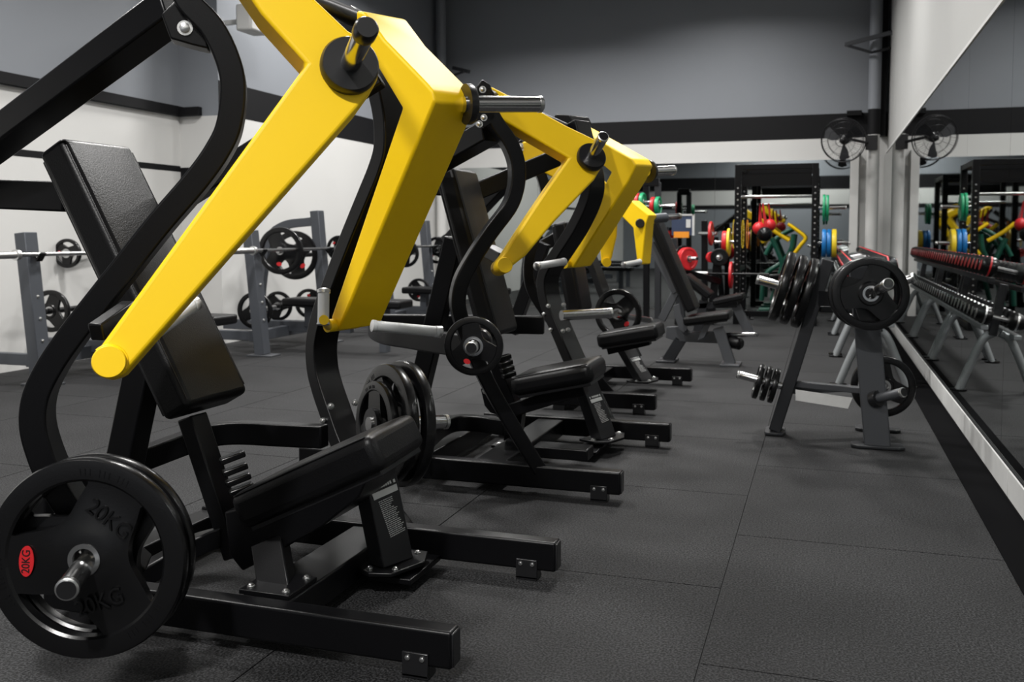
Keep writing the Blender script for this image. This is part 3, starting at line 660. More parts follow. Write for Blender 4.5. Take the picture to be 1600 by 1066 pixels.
# ================================================================= plate tree on the right
DGR = mat('dark_grey_steel', (.02, .021, .024), .42, .2, bump=.08, bscale=400)
MGR = mat('mid_grey_steel', (.07, .073, .08), .42, .25, bump=.08, bscale=400)
tr = thing('weight_plate_tree', 'dark grey A-frame plate tree loaded with black plates, beside the right mirror', 'weight tree', (.05, 4.95, 0))
lb = at(1211, 671, Y=5.0); lt = at(1294, 406, Y=5.0)
q_bar('post', lb, lt, .11, .06, DGR, tr, .005, up=V((1, 0, 0)))
rb = at(1371, 697, Y=4.80); rt = at(1346, 410, Y=4.80)
q_bar('post', rb, rt, .055, .118, MGR, tr, .005, up=V((1, 0, 0)))
q_bar('post', at(1371, 668, Y=5.22), at(1352, 430, Y=5.22), .055, .09, DGR, tr, .005, up=V((1, 0, 0)))
for c, a, b in ((lb, .05, .09), (rb, .12, .055), (at(1371, 669, Y=5.22), .11, .05)):
    bm = nb(); k = 8
    slab(bm, [V((c.x+sx*a, c.y+sy*b, .003)) for sx, sy in ((-1, -.6), (-.8, -1), (.8, -1), (1, -.6), (1, .6), (.8, 1), (-.8, 1), (-1, .6))], (0, 0, .014)); obj('foot_plate', bm, DGR, tr, bev=.003)
q_bar('crossbar', at(1282, 466, Y=4.95), at(1350, 469, Y=4.85), .05, .075, DGR, tr)
q_bar('crossbar', at(1280, 483, Y=5.05), at(1350, 486, Y=5.15), .03, .03, DGR, tr)
q_bar('crossbar', at(1243, 600, Y=5.0), at(1350, 610, Y=4.83), .05, .03, MGR, tr)
q_bar('crossbar', at(1236, 610, Y=5.0), at(1350, 606, Y=5.2), .05, .03, MGR, tr)
P = [at(1243, 609, Y=4.93), at(1332, 622, Y=4.86), at(1325, 639, Y=4.86), at(1243, 626, Y=4.93)]
sg = poly_plate('sign_plate', P, (0, .006, 0), WHT, tr, .001); sg['label'] = 'blank white rating plate'
# upper left peg with three big plates
ax = V((-.955, -.08, .27)).normalized(); c0 = at(1240, 453, Y=5.0)
horn(tr, at(1285, 465, Y=5.0), c0+ax*.19, .023, disc=.045, name='storage_horn')
for k, (off, w_) in enumerate(((.058, 'outermost'), (0, 'middle'), (-.058, 'innermost'))):
    plate(c0+ax*(off-.02), ax, .182, .042, '%s of three thick black plates on the upper left peg of the plate tree' % w_, 'big plates on the tree', badge=False, roll=k)
ax = V((-.955, -.08, .24)).normalized(); c0 = at(1198, 599.5, Y=5.0)
horn(tr, at(1232, 606, Y=5.0), at(1152, 585, Y=4.97), .020, disc=.035, name='storage_horn')
for k, (off, w_) in enumerate(((.040, 'outermost'), (0, 'middle'), (-.040, 'innermost'))):
    plate(c0+ax*(off-.01), ax, .092, .027, '%s of three small black plates on the lower left peg of the plate tree' % w_, 'small plates on the tree', badge=False, roll=k, ring=False)
ax = V((.10, -.98, .06)).normalized(); c0 = at(1359, 459, Y=4.62)
horn(tr, at(1356, 465, Y=4.80), at(1388, 443, Y=4.36), .023, name='storage_horn')
plate(c0, ax, .168, .035, 'black tri-grip plate facing out at the top right of the plate tree', None, badge=False, roll=math.radians(48))
plate(c0-ax*.075+V((-.012, 0, .0)), ax, .165, .035, 'black plate half hidden behind the outward facing plate on the tree', None, badge=False, roll=.3)
horn(tr, at(1375, 452, Y=5.05), at(1430, 433, Y=5.0), .023, name='storage_horn')
c0 = at(1379, 603, Y=5.02); ax = V((.05, -1, 0)).normalized()
plate(c0, ax, .152, .034, 'black tri-grip plate low on the tree behind its right post', None, badge=False, roll=math.radians(70))
horn(tr, at(1366, 624, Y=4.78), at(1412, 613, Y=4.66), .022, disc=.04, name='storage_horn', m=MGR)
horn(tr, at(1379, 603, Y=5.2), at(1379, 603, Y=4.98), .02, name='storage_horn', cap=False)

# ================================================================= dumbbell racks along the mirror
def dumbbell_mesh(r, L, stripe):
    bm = nb()
    rod(bm, (-L/2, 0, 0), (L/2, 0, 0), .015, n=10, mi=1)
    for s in (-1, 1):
        rod(bm, (s*(L/2-.095), 0, 0), (s*L/2, 0, 0), r, n=20, prof=[(0, r*.70), (.2, r), (.62, r), (1, r*.62)], mi=0)
        rod(bm, (s*(L/2-.055), 0, 0), (s*(L/2-.045), 0, 0), r*1.02, n=20, mi=2)
        rod(bm, (s*(L/2-.002), 0, 0), (s*(L/2+.0015), 0, 0), r*.55, n=16, mi=2)
    for f in bm.faces: f.smooth = True
    bmesh.ops.recalc_face_normals(bm, faces=bm.faces)
    me = bpy.data.meshes.new('dumbbell'); bm.to_mesh(me); bm.free()
    for k in (RUB, CHR, stripe): me.materials.append(k)
    me.set_sharp_from_angle(angle=math.radians(35)); return me
DBR = dumbbell_mesh(.064, .31, RED); DBS = dumbbell_mesh(.058, .29, STL)
rk = None
UY = [6.7, 8.42, 10.2, 11.85]
for i, (y0, y1) in enumerate(zip(UY[:-1], UY[1:])):
    rk = thing('dumbbell_rack', ['nearest', 'middle', 'farthest'][i]+' two-tier dumbbell rack on silver tube legs beside the right mirror', 'dumbbell rack', (.33, y0, 0), 'dumbbell racks along the mirror')
    for yy in (y0+.04, y1-.12):
        for s in (-1, 1):
            bm = nb(); P = smooth_path([V((.33+s*.215, yy, .008)), V((.33+s*.15, yy, .18)), V((.33+s*.08, yy, .34)), V((.33+s*.02, yy, .385))], 5)
            tube(bm, P, .026, 14); lg = obj('leg', bm, SIL, rk)
            bm = nb(); rod(bm, (.33+s*.22, yy, 0), (.33+s*.22, yy, .012), .055, n=20); obj('foot', bm, BLK, lg)
        q_bar('upright', (.36, yy, .37), (.30, yy, .70), .05, .06, DGR, rk)
    for z, dx, nm in ((.40, 0, 'lower'), (.70, -.03, 'upper')):
        for s in (-1, 1):
            bm = nb(); bar(bm, (.33+dx+s*.095, y0-.1, z+s*.03), (.33+dx+s*.095, y1-.106, z+s*.03), .045, .03); obj('tier_rail', bm, SIL if z < .5 else DGR, rk, bev=.004)
def dumb(me, loc, rot, lab, grp):
    o = bpy.data.objects.new('dumbbell', me); COL.objects.link(o); tag(o, lab, 'dumbbell', grp); o.location = loc; o.rotation_euler = rot; return o
def ordn(n): return '%d%s' % (n, {1: 'st', 2: 'nd', 3: 'rd'}.get(n % 10 if n % 100 not in (11, 12, 13) else 0, 'th'))
y = 6.62; k = 0
while y < 11.75:
    dumb(DBR, (.305, y, .792), (k*.7, math.radians(-13), random.uniform(-.03, .03)), 'black dumbbell with red rings, %s from the near end of the top row' % ordn(k+1) if k else 'first black round dumbbell at the near end of the top row', 'dumbbells on the upper tier')
    dumb(DBS, (.33, y+.02, .487), (k*.9, math.radians(-13), random.uniform(-.03, .03)), 'black dumbbell with silver rings, %s from the near end of the low row' % ordn(k+1) if k else 'first black round dumbbell at the near end of the low row', 'dumbbells on the lower tier')
    y += .168; k += 1

# ================================================================= barbell press stations on the left
def upright(parent, x, y, h, lean=.10, w=.11, d=.09, m=GRY):
    u = q_bar('upright', (x, y, .012), (x-lean, y, h), w, d, m, parent, .005, up=V((1, 0, 0)))
    bm = nb(); box(bm, (x-.11, y-.075, 0), (x+.13, y+.075, .014)); obj('foot_plate', bm, MGR, u, bev=.003)
    hk = nb(); zz = .86; xx = x-lean*(zz/h)+d/2
    bar(hk, (xx, y, zz+.04), (xx+.05, y, zz-.01), .05, .014); bar(hk, (xx+.045, y, zz-.02), (xx+.085, y, zz+.035), .05, .014); obj('bar_hook', hk, BLK, u, bev=.003)
    for z in (.3, .45, .6): bolt(u, (x-lean*z/h+d/2+.002, y, z), (1, 0, 0), .008)
    return u
def barbell(x, z, y0, y1, label, group='barbells on the press stations'):
    t = thing('barbell', label, 'barbell', (x, y0, z), group)
    q_rod('shaft', (x, y0+.4, z), (x, y1-.4, z), .0145, CHR, t, n=16)
    for a, b in ((y0, y0+.42), (y1, y1-.42)):
        bm = nb(); rod(bm, (x, a, z), (x, b, z), .025, n=20, prof=[(0, .022), (.02, .025), (.93, .025), (.935, .036), (1, .036)]); obj('sleeve', bm, STL, t)
    return t
STN = []
def station(x, ys_, hs, label, bar_y, pad_c, lean=.10, bx=None, rear=(1,), back=.75):
    t = thing('bench_press_station', label, 'bench press', (x, ys_[0], 0), 'bench press stations by the left wall')
    for yy, h in zip(ys_, hs): upright(t, x, yy, h, lean)
    ym = sum(ys_)/2
    bm = nb(); bar(bm, (x-.10, ys_[0], .16), (x-.10, ys_[1], .16), .07, .09); obj('base_beam', bm, GRY, t, bev=.004)
    bm = nb(); bar(bm, (x-back, ym, .20), (x+.55, ym, .20), .07, .09); obj('base_beam', bm, GRY, t, bev=.004)
    for yy in (ys_[0]+.05, ys_[1]-.05):
        bm = nb(); bar(bm, (x-.1, yy, .16), (x-back, yy, .16), .06, .08); obj('base_beam', bm, GRY, t, bev=.004)
    for yy in [ys_[q] for q in rear]:
        bm = nb(); P = smooth_path([V((x-.75, yy, .0)), V((x-.72, yy, .5)), V((x-.62, yy, .95)), V((x-.45, yy, 1.10)), V((x-.14, yy, 1.14))], 5)
        sweep_rect(bm, P, (0, 1, 0), .08, .07); obj('rear_post', bm, GRY, t, bev=.004, ang=50)
    face_box('bench_pad', (x+pad_c, ym, .42), (1, 0, 0), (0, 1, 0), (0, 0, 1), (1.15, .28, .07), LEA, t, .02)
    bm = nb(); box(bm, (x+pad_c-.4, ym-.04, .2), (x+pad_c-.33, ym+.04, .39)); obj('pad_leg', bm, GRY, t, bev=.003); bm = nb(); box(bm, (x+pad_c+.33, ym-.04, .0), (x+pad_c+.4, ym+.04, .39)); obj('pad_leg', bm, GRY, t, bev=.003)
    STN.append(t)
    b = barbell((x-lean*.75+.1) if bx is None else bx, .885, bar_y[0], bar_y[1], 'silver barbell resting on the hooks of the '+label.split(' grey')[0]+' press station')
    return t
station(-5.02, (5.06, 6.2), (1.03, 1.03), 'nearest grey bench press station with plain uprights, at the left edge', (4.45, 6.65), .5, rear=(), back=.55)
station(-4.46, (6.86, 7.96), (1.05, 1.24), 'middle grey bench press station, seen between the yellow arms', (6.30, 8.56), .5)
station(-4.20, (8.80, 9.90), (1.05, 1.17), 'farthest grey bench press station, behind the far yellow arm', (8.40, 10.6), .5)
def pxplate(px, py, Y, r, T, lab, grp=None, rr=0, m=None):
    c = at(px, py, Y=Y); D = (c-Cv).dot(Fv); plate(c, (.12, -.99, 0), r*D/FPX, T, lab, grp, roll=rr, m=m, badge=True)
    return c
pg = [ (108, 396, 6.0, 23, 'plate beside the nearest press station, on its upper rear peg'), (82, 486, 5.7, 33, 'plate low beside the nearest press station'),
       (440, 392, 7.4, 37, 'large plate hung on the upper peg of the middle press station'), (462, 399, 7.9, 38, 'large plate on the far upper peg of the middle press station'),
       (400, 485, 6.95, 29, 'nearest plate low at the rear of the middle press station'), (436, 478, 7.6, 23, 'second plate low at the rear of the middle press station'),
       (484, 474, 8.2, 23, 'third plate low at the rear of the middle press station'), (531, 388, 8.4, 20, 'plate high between the middle and farthest press stations'),
       (634, 396, 9.3, 22, 'plate on the near upper peg of the farthest press station'), (684, 391, 10.1, 21, 'plate on the far upper peg of the farthest press station'),
       (655, 453, 9.6, 18, 'plate low at the rear of the farthest press station'), (702, 382, 10.9, 17, 'rearmost plate beyond the farthest press station')]
for k, (px, py, Y, r, lab) in enumerate(pg):
    c = pxplate(px, py, Y, r, .035, 'black tri-grip '+lab, 'plates stored on the press stations', rr=k*.8)
    q_rod('storage_peg', c+V((-.03, .34, 0)), c+V((.01, -.08, 0)), .022, BLK if k % 2 else STL, STN[0 if k < 2 else 1 if k < 8 else 2])

# ================================================================= adjustable benches
bn = thing('adjustable_bench', 'grey framed adjustable bench with upright black backrest in front of the rack', 'bench', (-.9, 7.6, 0), 'adjustable benches')
def leg_px(a, b, Y, w, h, m=MGR, root=bn, foot=True):
    A_, B_ = at(*a, Y=Y), at(*b, Y=Y); l = q_bar('leg', A_, B_, w, h, m, root, .004, up=V((1, 0, 0)))
    if foot:
        bm = nb(); box(bm, (B_.x-.075, Y-.12, 0), (B_.x+.075, Y+.12, .016)); obj('foot_plate', bm, m, l, bev=.003)
leg_px((1064, 530), (1043, 564), 7.58, .06, .09, DGR); leg_px((1122, 512), (1142, 569), 7.52, .06, .08)
P = pts([(1041, 511), (1068, 510), (1078, 520), (1122, 518), (1124, 537), (1060, 534), (1040, 528)], Y=7.55); poly_plate('frame_plate', P, (0, .06, 0), MGR, bn, .004)
a = at(1066, 497, Y=7.45); b = at(1138, 488, Y=7.45)
pad(bn, 'seat', b, a, b+V((0, .32, 0)), a+V((0, .32, 0)), .06, .016)
a = at(1087, 484, Y=7.45); b = at(1025, 340, Y=7.45); pad(bn, 'backrest', b, a, b+V((0, .32, 0)), a+V((0, .32, 0)), .075, .016)
q_bar('backrest_strut', at(1016, 380, Y=7.55), at(1057, 457, Y=7.55), .06, .06, MGR, bn); q_bar('backrest_strut', at(1058, 452, Y=7.55), at(1034, 500, Y=7.55), .05, .06, MGR, bn)
P = pts([(1052, 478), (1062, 474), (1064, 490), (1074, 515), (1068, 520), (1061, 515), (1053, 492)], Y=7.5); poly_plate('hinge_plate', P, (0, .012, 0), MGR, bn, .002)
P = pts([(1106, 500), (1112, 504), (1100, 528), (1090, 532), (1098, 512)], Y=7.5); poly_plate('hinge_plate', P, (0, .012, 0), MGR, bn, .002)
q_rod('chrome_peg', at(1136, 523, Y=7.6), at(1181, 523, Y=7.45), .018, CHR, bn)
q_rod('roller_pad', at(1135, 533, Y=7.6), at(1160, 538, Y=7.55), .05, LEA, bn, .02)
bn2 = thing('adjustable_bench', 'second grey adjustable bench with reclined backrest, farther back beside the rack', 'bench', (-.8, 9.7, 0), 'adjustable benches')
leg_px((1150, 478), (1172, 522), 9.8, .06, .09, MGR, bn2); leg_px((1100, 470), (1090, 518), 9.8, .06, .09, DGR, bn2)
a = at(1112, 469, Y=9.65); b = at(1160, 459, Y=9.65); pad(bn2, 'seat', b, a, b+V((0, .32, 0)), a+V((0, .32, 0)), .06, .016)
a = at(1112, 460, Y=9.65); b = at(1072, 428, Y=9.65); pad(bn2, 'backrest', b, a, b+V((0, .32, 0)), a+V((0, .32, 0)), .07, .016)
q_bar('frame_beam', at(1092, 478, Y=9.8), at(1152, 476, Y=9.8), .06, .06, DGR, bn2)
bm = nb(); tube(bm, smooth_path(pts([(1158, 488), (1167, 486), (1171, 492), (1172, 498), (1177, 498)], Y=9.8), 4), .012, 8); obj('hook_handle', bm, BLK, bn2)

# ================================================================= power rack and its plates
pr = thing('power_rack', 'tall black power rack with punched uprights in front of the back mirror', 'power rack', (-.54, 11.4, 0))
RX0, RX1, RY0, RY1, RZ = -.93, -.10, 11.0, 11.9, 1.80
for x in (RX0, RX1):
    for y in (RY0, RY1):
        bm = nb(); box(bm, (x-.035, y-.035, 0), (x+.035, y+.035, RZ)); u = obj('upright', bm, BLK, pr, bev=.004)
        bm = nb(); z = .35
        while z < 1.55:
            rod(bm, (x, y-.0365, z), (x, y-.0345, z), .0085, n=10); rod(bm, (x+.0365, y, z+.03), (x+.0345, y, z+.03), .0085, n=10); z += .066  # steel discs put in for light showing through the punched holes
        h = obj('hole_light_row', bm, STL, u); h['label'] = 'column of steel dots for light through the punched holes'; h['kind'] = 'stuff'
for y in (RY0, RY1): q_bar('top_beam', (RX0, y, RZ-.03), (RX1, y, RZ-.03), .06, .06, BLK, pr)
for x in (RX0, RX1):
    q_bar('top_beam', (x, RY0, RZ-.03), (x, RY1, RZ-.03), .06, .06, BLK, pr); q_bar('base_beam', (x, RY0, .03), (x, RY1, .03), .06, .06, BLK, pr)
    q_bar('safety_arm', (x, RY0-.02, .62), (x, RY1, .62), .05, .05, BLK, pr)
bm = nb(); box(bm, (RX0+.04, RY0+.02, 1.56), (RX1-.04, RY0+.035, 1.70)); sgp = obj('header_board', bm, BLK, pr, bev=.002)
q_rod('pull_up_bar', (RX0, RY0+.3, 1.45), (RX1, RY0+.3, 1.45), .018, STL, pr)
q_bar('base_beam', (RX0, RY1, .05), (RX1, RY1, .05), .07, .07, BLK, pr)
def peg_plates(root, x, y, z, sx, L, items, noun):
    horn(root, (x, y, z), (x+sx*L, y, z), .02, name='plate_peg')
    o = .05
    for m, r, T, cn_ in items:
        plate((x+sx*o, y, z-.004), (sx, 0, 0), r, T, '%s bumper plate on the %s' % (cn_, noun), 'coloured plates around the power rack', m=m, badge=False, holes=False, name='bumper_plate'); o += T+.006
peg_plates(pr, RX1+.03, RY0+.0, 1.31, 1, .30, [(GRN, .15, .03, 'inner green'), (GRN, .145, .03, 'outer green')], 'upper right peg of the rack')
peg_plates(pr, RX1+.03, RY0+.0, .925, 1, .34, [(BLU, .155, .045, 'inner blue'), (BLU, .155, .045, 'outer blue'), (YLR, .155, .05, 'yellow')], 'middle right peg of the rack')
peg_plates(pr, RX0-.03, RY0+.0, .93, -1, .22, [(YLR, .16, .03, 'yellow'), (RED, .13, .05, 'red')], 'left peg of the rack')
def hang(px, py, r, ptop, lab, m, Y=11.3, cat='medicine ball'):
    c = at(px, py, Y=Y); bm = nb(); bmesh.ops.create_uvsphere(bm, u_segments=20, v_segments=14, radius=r); bm.transform(M4.Translation(c)); o = obj('medicine_ball', bm, m); tag(o, lab, cat, 'balls hanging inside the rack')
    p = at(*ptop, Y=Y); bm = nb(); bar(bm, c+V((0, 0, r*.9)), p, .018, .004); bar(bm, c+V((.03, 0, r*.8)), p, .012, .004); s = obj('strap', bm, RED, o)
hang(1186, 357, .075, (1188, 318), 'red ball on a red strap in the left half of the rack', RED)
hang(1203, 352, .07, (1201, 318), 'second red ball hanging right of the first in the rack', RED)
hang(1195, 366, .085, (1192, 318), 'black ball hanging lowest between the red balls', RUB, 11.2)
for px, mm, nm in ((1147, YLR, 'yellow'), (1155, SHT, 'white'), (1161, YLR, 'thin yellow'), (1168, ORA, 'orange')):
    p = at(px, 345, Y=11.75); bm = nb(); P = [p+V((.012*math.sin(q)*1.0, .0, -.16+.17*math.cos(q))) for q in [2*math.pi*k/24 for k in range(25)]]
    sweep_rect(bm, P, (0, 1, 0), .006, .022); o = obj('resistance_band', bm, mm); tag(o, nm+' resistance band hanging on the left rear post of the rack', 'resistance band', 'resistance bands')
t = thing('barbell', 'long black barbell lying low across the front of the power rack', 'barbell', at(1130, 428, Y=10.8))
q_rod('shaft', at(1060, 427, Y=10.8), at(1202, 429, Y=10.8), .014, BLK, t); q_rod('sleeve', at(1085, 427, Y=10.8), at(1106, 427.5, Y=10.8), .022, STL, t)
plate(at(1140, 430, Y=10.8), (1, 0, 0), .15, .03, 'red bumper plate on the long black barbell', 'coloured plates around the power rack', m=RED, badge=False, holes=False, name='bumper_plate')

# plate loaded machines further back
bk = thing('plate_loaded_machine', 'black plate loaded machine with red plates, left of the power rack', 'exercise machine', (-1.6, 10.6, 0))
q_bar('frame_post', at(1066, 505, Y=10.6), at(1052, 372, Y=10.6), .08, .08, DGR, bk); q_bar('frame_post', at(1110, 505, Y=10.9), at(1122, 395, Y=10.9), .08, .08, BLK, bk)
q_bar('frame_beam', at(1050, 420, Y=10.6), at(1125, 440, Y=10.9), .07, .07, BLK, bk); q_bar('frame_beam', at(1056, 503, Y=10.6), at(1118, 500, Y=10.9), .07, .07, BLK, bk)
c = at(1066, 405, Y=10.5); ax = V((.75, -.65, .05)).normalized(); horn(bk, c-ax*.1, c+ax*.24, .02, name='plate_horn')
plate(c, ax, .15, .04, 'black inner plate on the machine left of the rack', None, badge=False, holes=False)
for k in range(2): plate(c+ax*(.045+.04*k), ax, .125, .035, ('inner' if k == 0 else 'outer')+' red plate on the machine left of the rack', 'coloured plates around the power rack', m=RED, badge=False, holes=False, name='bumper_plate')
c = at(1124, 402, Y=10.85); plate(c, (.1, -1, 0), .10, .04, 'round black plate with chrome centre, left of the rack', None, badge=False, holes=False)
c = at(1110, 402, Y=10.85); plate(c, (.6, -.8, 0), .06, .03, 'small red plate left of the rack', 'coloured plates around the power rack', m=RED, badge=False, holes=False, name='bumper_plate', ring=False)
c = at(1109, 365, Y=11.2); plate(c, (1, -.05, 0), .14, .03, 'red plate seen edge-on left of the rack', 'coloured plates around the power rack', m=RED, badge=False, holes=False, name='bumper_plate')
s2 = thing('squat_stand', 'black squat stand with red and green plates, beyond the yellow arms', 'squat stand', (-2.0, 11.2, 0))
for px in (1010, 1028, 1101): q_bar('upright', at(px, 505, Y=11.4), at(px, 285 if px < 1100 else 345, Y=11.4), .07, .07, BLK if px != 1028 else DGR, s2)
q_bar('top_beam', at(1008, 285, Y=11.4), at(1030, 285, Y=11.4), .09, .09, BLK, s2)
for (px, py) in ((994, 316), (1018, 322)):
    c = at(px, py, Y=11.2); horn(s2, c-V((.05, 0, 0)), c+V((.28, 0, 0)), .018, name='plate_peg')
    plate(c, (1, -.1, 0), .105, .045, 'red plate on the %s peg of the squat stand' % ('left' if px < 1000 else 'right'), 'coloured plates around the power rack', m=RED, badge=False, holes=False, name='bumper_plate')
    plate(c+V((.055, 0, 0)), (1, -.1, 0), .11, .045, 'green plate on the %s peg of the squat stand' % ('left' if px < 1000 else 'right'), 'coloured plates around the power rack', m=GRN, badge=False, holes=False, name='bumper_plate')
c = at(1109, 365, Y=11.2); q_rod('plate_peg', c-V((.14, -.15, 0)), c+V((.08, 0, 0)), .02, STL, s2)
c = at(1124, 402, Y=10.85); q_rod('plate_horn', c+V((0, .1, 0)), c-V((0, .12, 0)), .02, STL, bk)
# added green machine, standing in for one reflected in the back mirror
gm = thing('shoulder_press_machine', 'added green framed machine with two yellow padded arms, standing in for a reflection in the back mirror', 'exercise machine', (-.5, 12.3, 0))
GRF = mat('green_paint', (.005, .07, .045), .35)
def tpx(name, P, Y, r, m, root=gm):
    bm = nb(); tube(bm, smooth_path(pts(P, Y=Y), 5), r, 12); return obj(name, bm, m, root)
tpx('yellow_arm', [(1197, 350), (1212, 363), (1233, 376)], 12.2, .024, YEL); tpx('yellow_arm', [(1231, 350), (1245, 360), (1258, 372), (1250, 384), (1241, 396)], 12.35, .021, YEL)
tpx('frame_tube', [(1196, 398), (1206, 380), (1222, 366), (1238, 358)], 12.45, .026, GRF); tpx('frame_tube', [(1206, 372), (1215, 392), (1222, 415), (1214, 440), (1206, 470)], 12.3, .03, GRF)
tpx('frame_tube', [(1240, 366), (1236, 390), (1222, 410), (1196, 430), (1190, 470)], 12.4, .03, GRF); tpx('frame_tube', [(1186, 484), (1240, 484)], 12.3, .03, GRF)
q_box('foot', (at(1186, 484, Y=12.3).x-.03, 12.2, 0), (at(1240, 484, Y=12.3).x+.03, 12.4, .06), GRF, gm)
face_box('seat', at(1212, 432, Y=12.2), (1, 0, .1), (0, 1, 0), (0, 0, 1), (.32, .25, .06), LEA, gm, .02)

# poster board and extinguisher by the back mirror
pb_ = thing('poster_board', 'small dark blue poster board with white frame and orange strip on the back wall', 'poster', at(1067, 352, Y=12.7))
a, b = at(1050, 336, Y=12.76), at(1084, 368, Y=12.76)
q_box('board', (a.x, 12.745, b.z), (b.x, 12.775, a.z), POST, pb_); q_box('frame_edge', (b.x-.02, 12.735, b.z), (b.x+.01, 12.776, a.z+.01), SHT, pb_); q_box('frame_edge', (a.x, 12.735, a.z-.012), (b.x, 12.776, a.z+.01), SHT, pb_)
q_box('orange_strip', (a.x+.03, 12.735, b.z-.03), (b.x-.06, 12.744, b.z+.05), ORA, pb_); q_box('white_panel', (b.x-.10, 12.735, a.z-.17), (b.x-.04, 12.744, a.z-.06), SHT, pb_)
c = at(1040, 374, Y=12.6); bm = nb(); rod(bm, c-V((0, 0, .13)), c+V((0, 0, .12)), .055, n=20, prof=[(0, .045), (.05, .055), (.85, .055), (1, .02)]); o = obj('fire_extinguisher', bm, RED); tag(o, 'red fire extinguisher at the back, left of the poster board', 'fire extinguisher')
bm = nb(); box(bm, (c.x-.02, c.y-.02, c.z+.12), (c.x+.04, c.y+.02, c.z+.16)); bar(bm, c+V((0, .05, 0)), V((c.x, YB, c.z)), .02, .02); obj('valve', bm, PLB, o)

# ================================================================= pipes, fan and wall fittings
def vpipe(name, x, y, r, parts):
    z = 0
    for zt, m in parts:
        bm = nb(); rod(bm, (x, y, z), (x, y, zt), r, n=32, prof=[(0, r), (1, r)]); struct(obj(name, bm, m)); z = zt
vpipe('trim_5', .555, 12.5, .072, [(2.235, WWALL), (2.545, BWALL), (CZ, GWALL)])
vpipe('trim_6', XL+.12, 12.55, .07, [(2.235, WWALL), (2.545, BWALL), (CZ, GWALL)])
bm = nb(); box(bm, (.635, 12.62, 2.235), (XR+.0, YB-.001, CZ)); struct(obj('recess_box', bm, BWALL, smooth=False))  # black box built in place of the dark recess in the corner
br = thing('wall_bracket', 'grey triangular steel bracket high on the pipe at the back right corner', 'bracket', at(1360, 60, Y=12.3))
q_bar('arm', at(1320, 70, Y=12.35), at(1397, 50, Y=12.35), .04, .05, MGR, br); q_bar('brace', at(1320, 70, Y=12.35), at(1362, 82, Y=12.35), .03, .03, DGR, br)
q_bar('brace', at(1362, 82, Y=12.35), at(1395, 74, Y=12.5), .03, .03, DGR, br)
br = thing('wall_bracket', 'small dark bracket on the pipe in the far left corner', 'bracket', at(722, 108, Y=12.5))
q_bar('arm', at(708, 106, Y=12.5), at(733, 112, Y=12.4), .05, .05, DGR, br); q_bar('brace', at(708, 118, Y=12.5), at(725, 112, Y=12.4), .03, .03, DGR, br)
o = q_box('junction_box', tuple(at(1323, 181, Y=12.7)), (at(1347, 172, Y=12.7).x, YB-.001, at(1347, 172, Y=12.7).z), BLK, None, .004); tag(o, 'small black box fixed on the dark wall band above the fan', 'junction box')
o = q_box('speaker', tuple(at(368, 48, X=XL+.25)), tuple(at(368, 48, X=XL+.25)+V((.16, .28, .24))), WWALL, None, .02); tag(o, 'pale grey wall speaker high on the left wall', 'speaker')
bm = nb(); c = o.data.vertices[0].co; box(bm, (XL, 0, 0), (XL+.26, .04, .04)); bm.transform(M4.Translation(at(384, 36, X=XL+.25)*1-V((XL+.25, 0, 0)))); obj('mount_arm', bm, WWALL, o)
fn = thing('wall_fan', 'black caged wall fan beside the pipe in the back right corner', 'fan', at(1318, 219, Y=12.1))
fc = at(1318, 219, Y=12.1); fa = V((-.32, -.93, -.22)).normalized(); sx_, sy_, _ = frame(fa)
R0 = .262; bm = nb()
def ringp(r, off): return [fc+fa*off+(sx_*math.cos(q)+sy_*math.sin(q))*r for q in [2*math.pi*k/48 for k in range(49)]]
tube(bm, ringp(R0, 0), .007, 8); tube(bm, ringp(R0*.97, .05), .004, 6); tube(bm, ringp(R0*.6, .075), .0022, 6); tube(bm, ringp(R0*.25, .085), .003, 6); tube(bm, ringp(R0*.8, -.05), .003, 6)
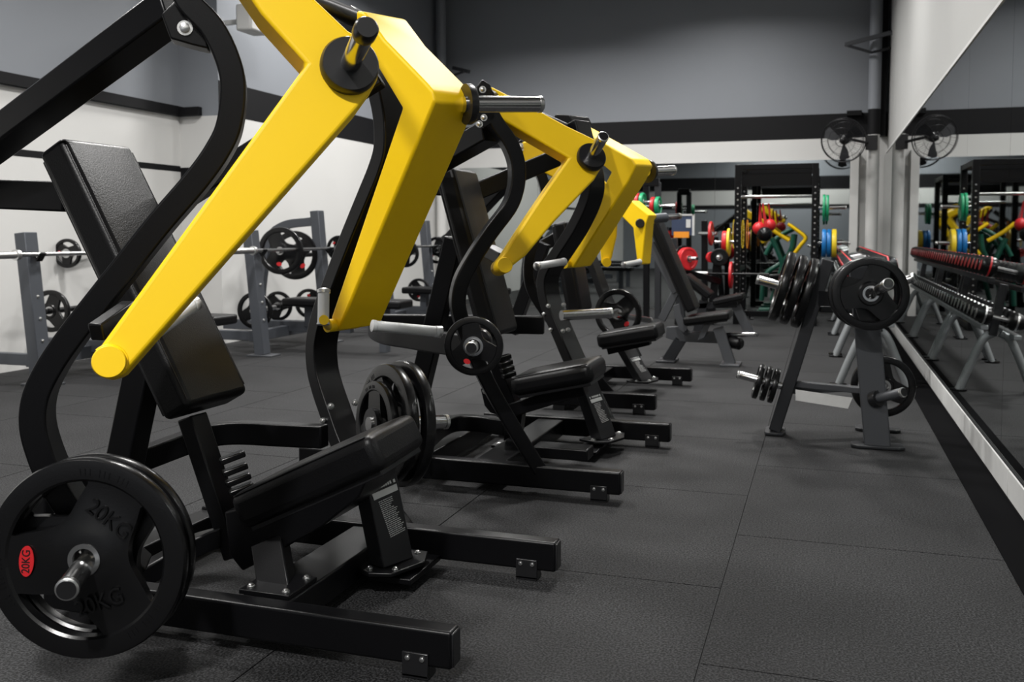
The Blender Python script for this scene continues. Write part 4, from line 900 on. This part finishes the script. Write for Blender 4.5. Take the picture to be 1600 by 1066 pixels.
for k in range(48):
    q = 2*math.pi*k/48; u = sx_*math.cos(q)+sy_*math.sin(q); tube(bm, [fc+fa*.085+u*R0*.22, fc+fa*.075+u*R0*.6, fc+fa*.045+u*R0*.97, fc+u*R0], .0013, 4)
    if k % 3 == 0: tube(bm, [fc+u*R0, fc-fa*.05+u*R0*.8, fc-fa*.07+u*R0*.3], .0015, 4)
obj('guard', bm, MESH, fn)
for k in range(3):
    q0 = 2*math.pi*k/3+.4; bm = nb(); P = []
    for t_, w0, w1 in ((.2, -.25, .35), (.5, -.32, .38), (.85, -.2, .42), (.9, .1, .35)):
        P.append((t_, w0, w1))
    L_ = [fc+fa*.03+(sx_*math.cos(q0+a_)+sy_*math.sin(q0+a_))*R0*t_ for t_, a_, _ in P]+[fc-fa*.005+(sx_*math.cos(q0+b_)+sy_*math.sin(q0+b_))*R0*t_ for t_, _, b_ in P[::-1]]
    slab(bm, L_, fa*.003); obj('blade', bm, DGR, fn)
bm = nb(); rod(bm, fc-fa*.16, fc+fa*.06, .05, n=24, prof=[(0, .04), (.1, .06), (.6, .06), (.7, .035), (.95, .035), (1, .02)]); obj('motor', bm, PLB, fn)
q_rod('mount_arm', fc-fa*.13, V((.52, 12.44, fc.z-.02)), .018, PLB, fn)
bm = nb(); box(bm, (.46, 12.40, fc.z-.10), (.60, 12.43, fc.z+.08)); obj('mount_plate', bm, PLB, fn, bev=.004)

def copy_thing(root, mw, label):
    "a thing with its parts and sub-parts, placed by the world matrix mw"
    def cp(o, par):
        c = o.copy(); COL.objects.link(c)
        if par is not None: c.parent = par
        for ch in kids.get(o.name, []): cp(ch, c)
        return c
    kids = {}
    for o in COL.objects:
        if o.parent: kids.setdefault(o.parent.name, []).append(o)
    r = cp(root, None); r.matrix_world = mw @ WORLD[root.name]; r['label'] = label; r['group'] = 'caged wall fans'; return r
fn['group'] = 'caged wall fans'
p0 = WORLD[fn.name].to_translation()
copy_thing(fn, M4.Translation(V((.42, YF+.42, 2.32))) @ M4.Rotation(math.pi, 4, 'Z') @ M4.Translation(-p0), 'black caged wall fan on the opposite wall, seen small in the back mirror')
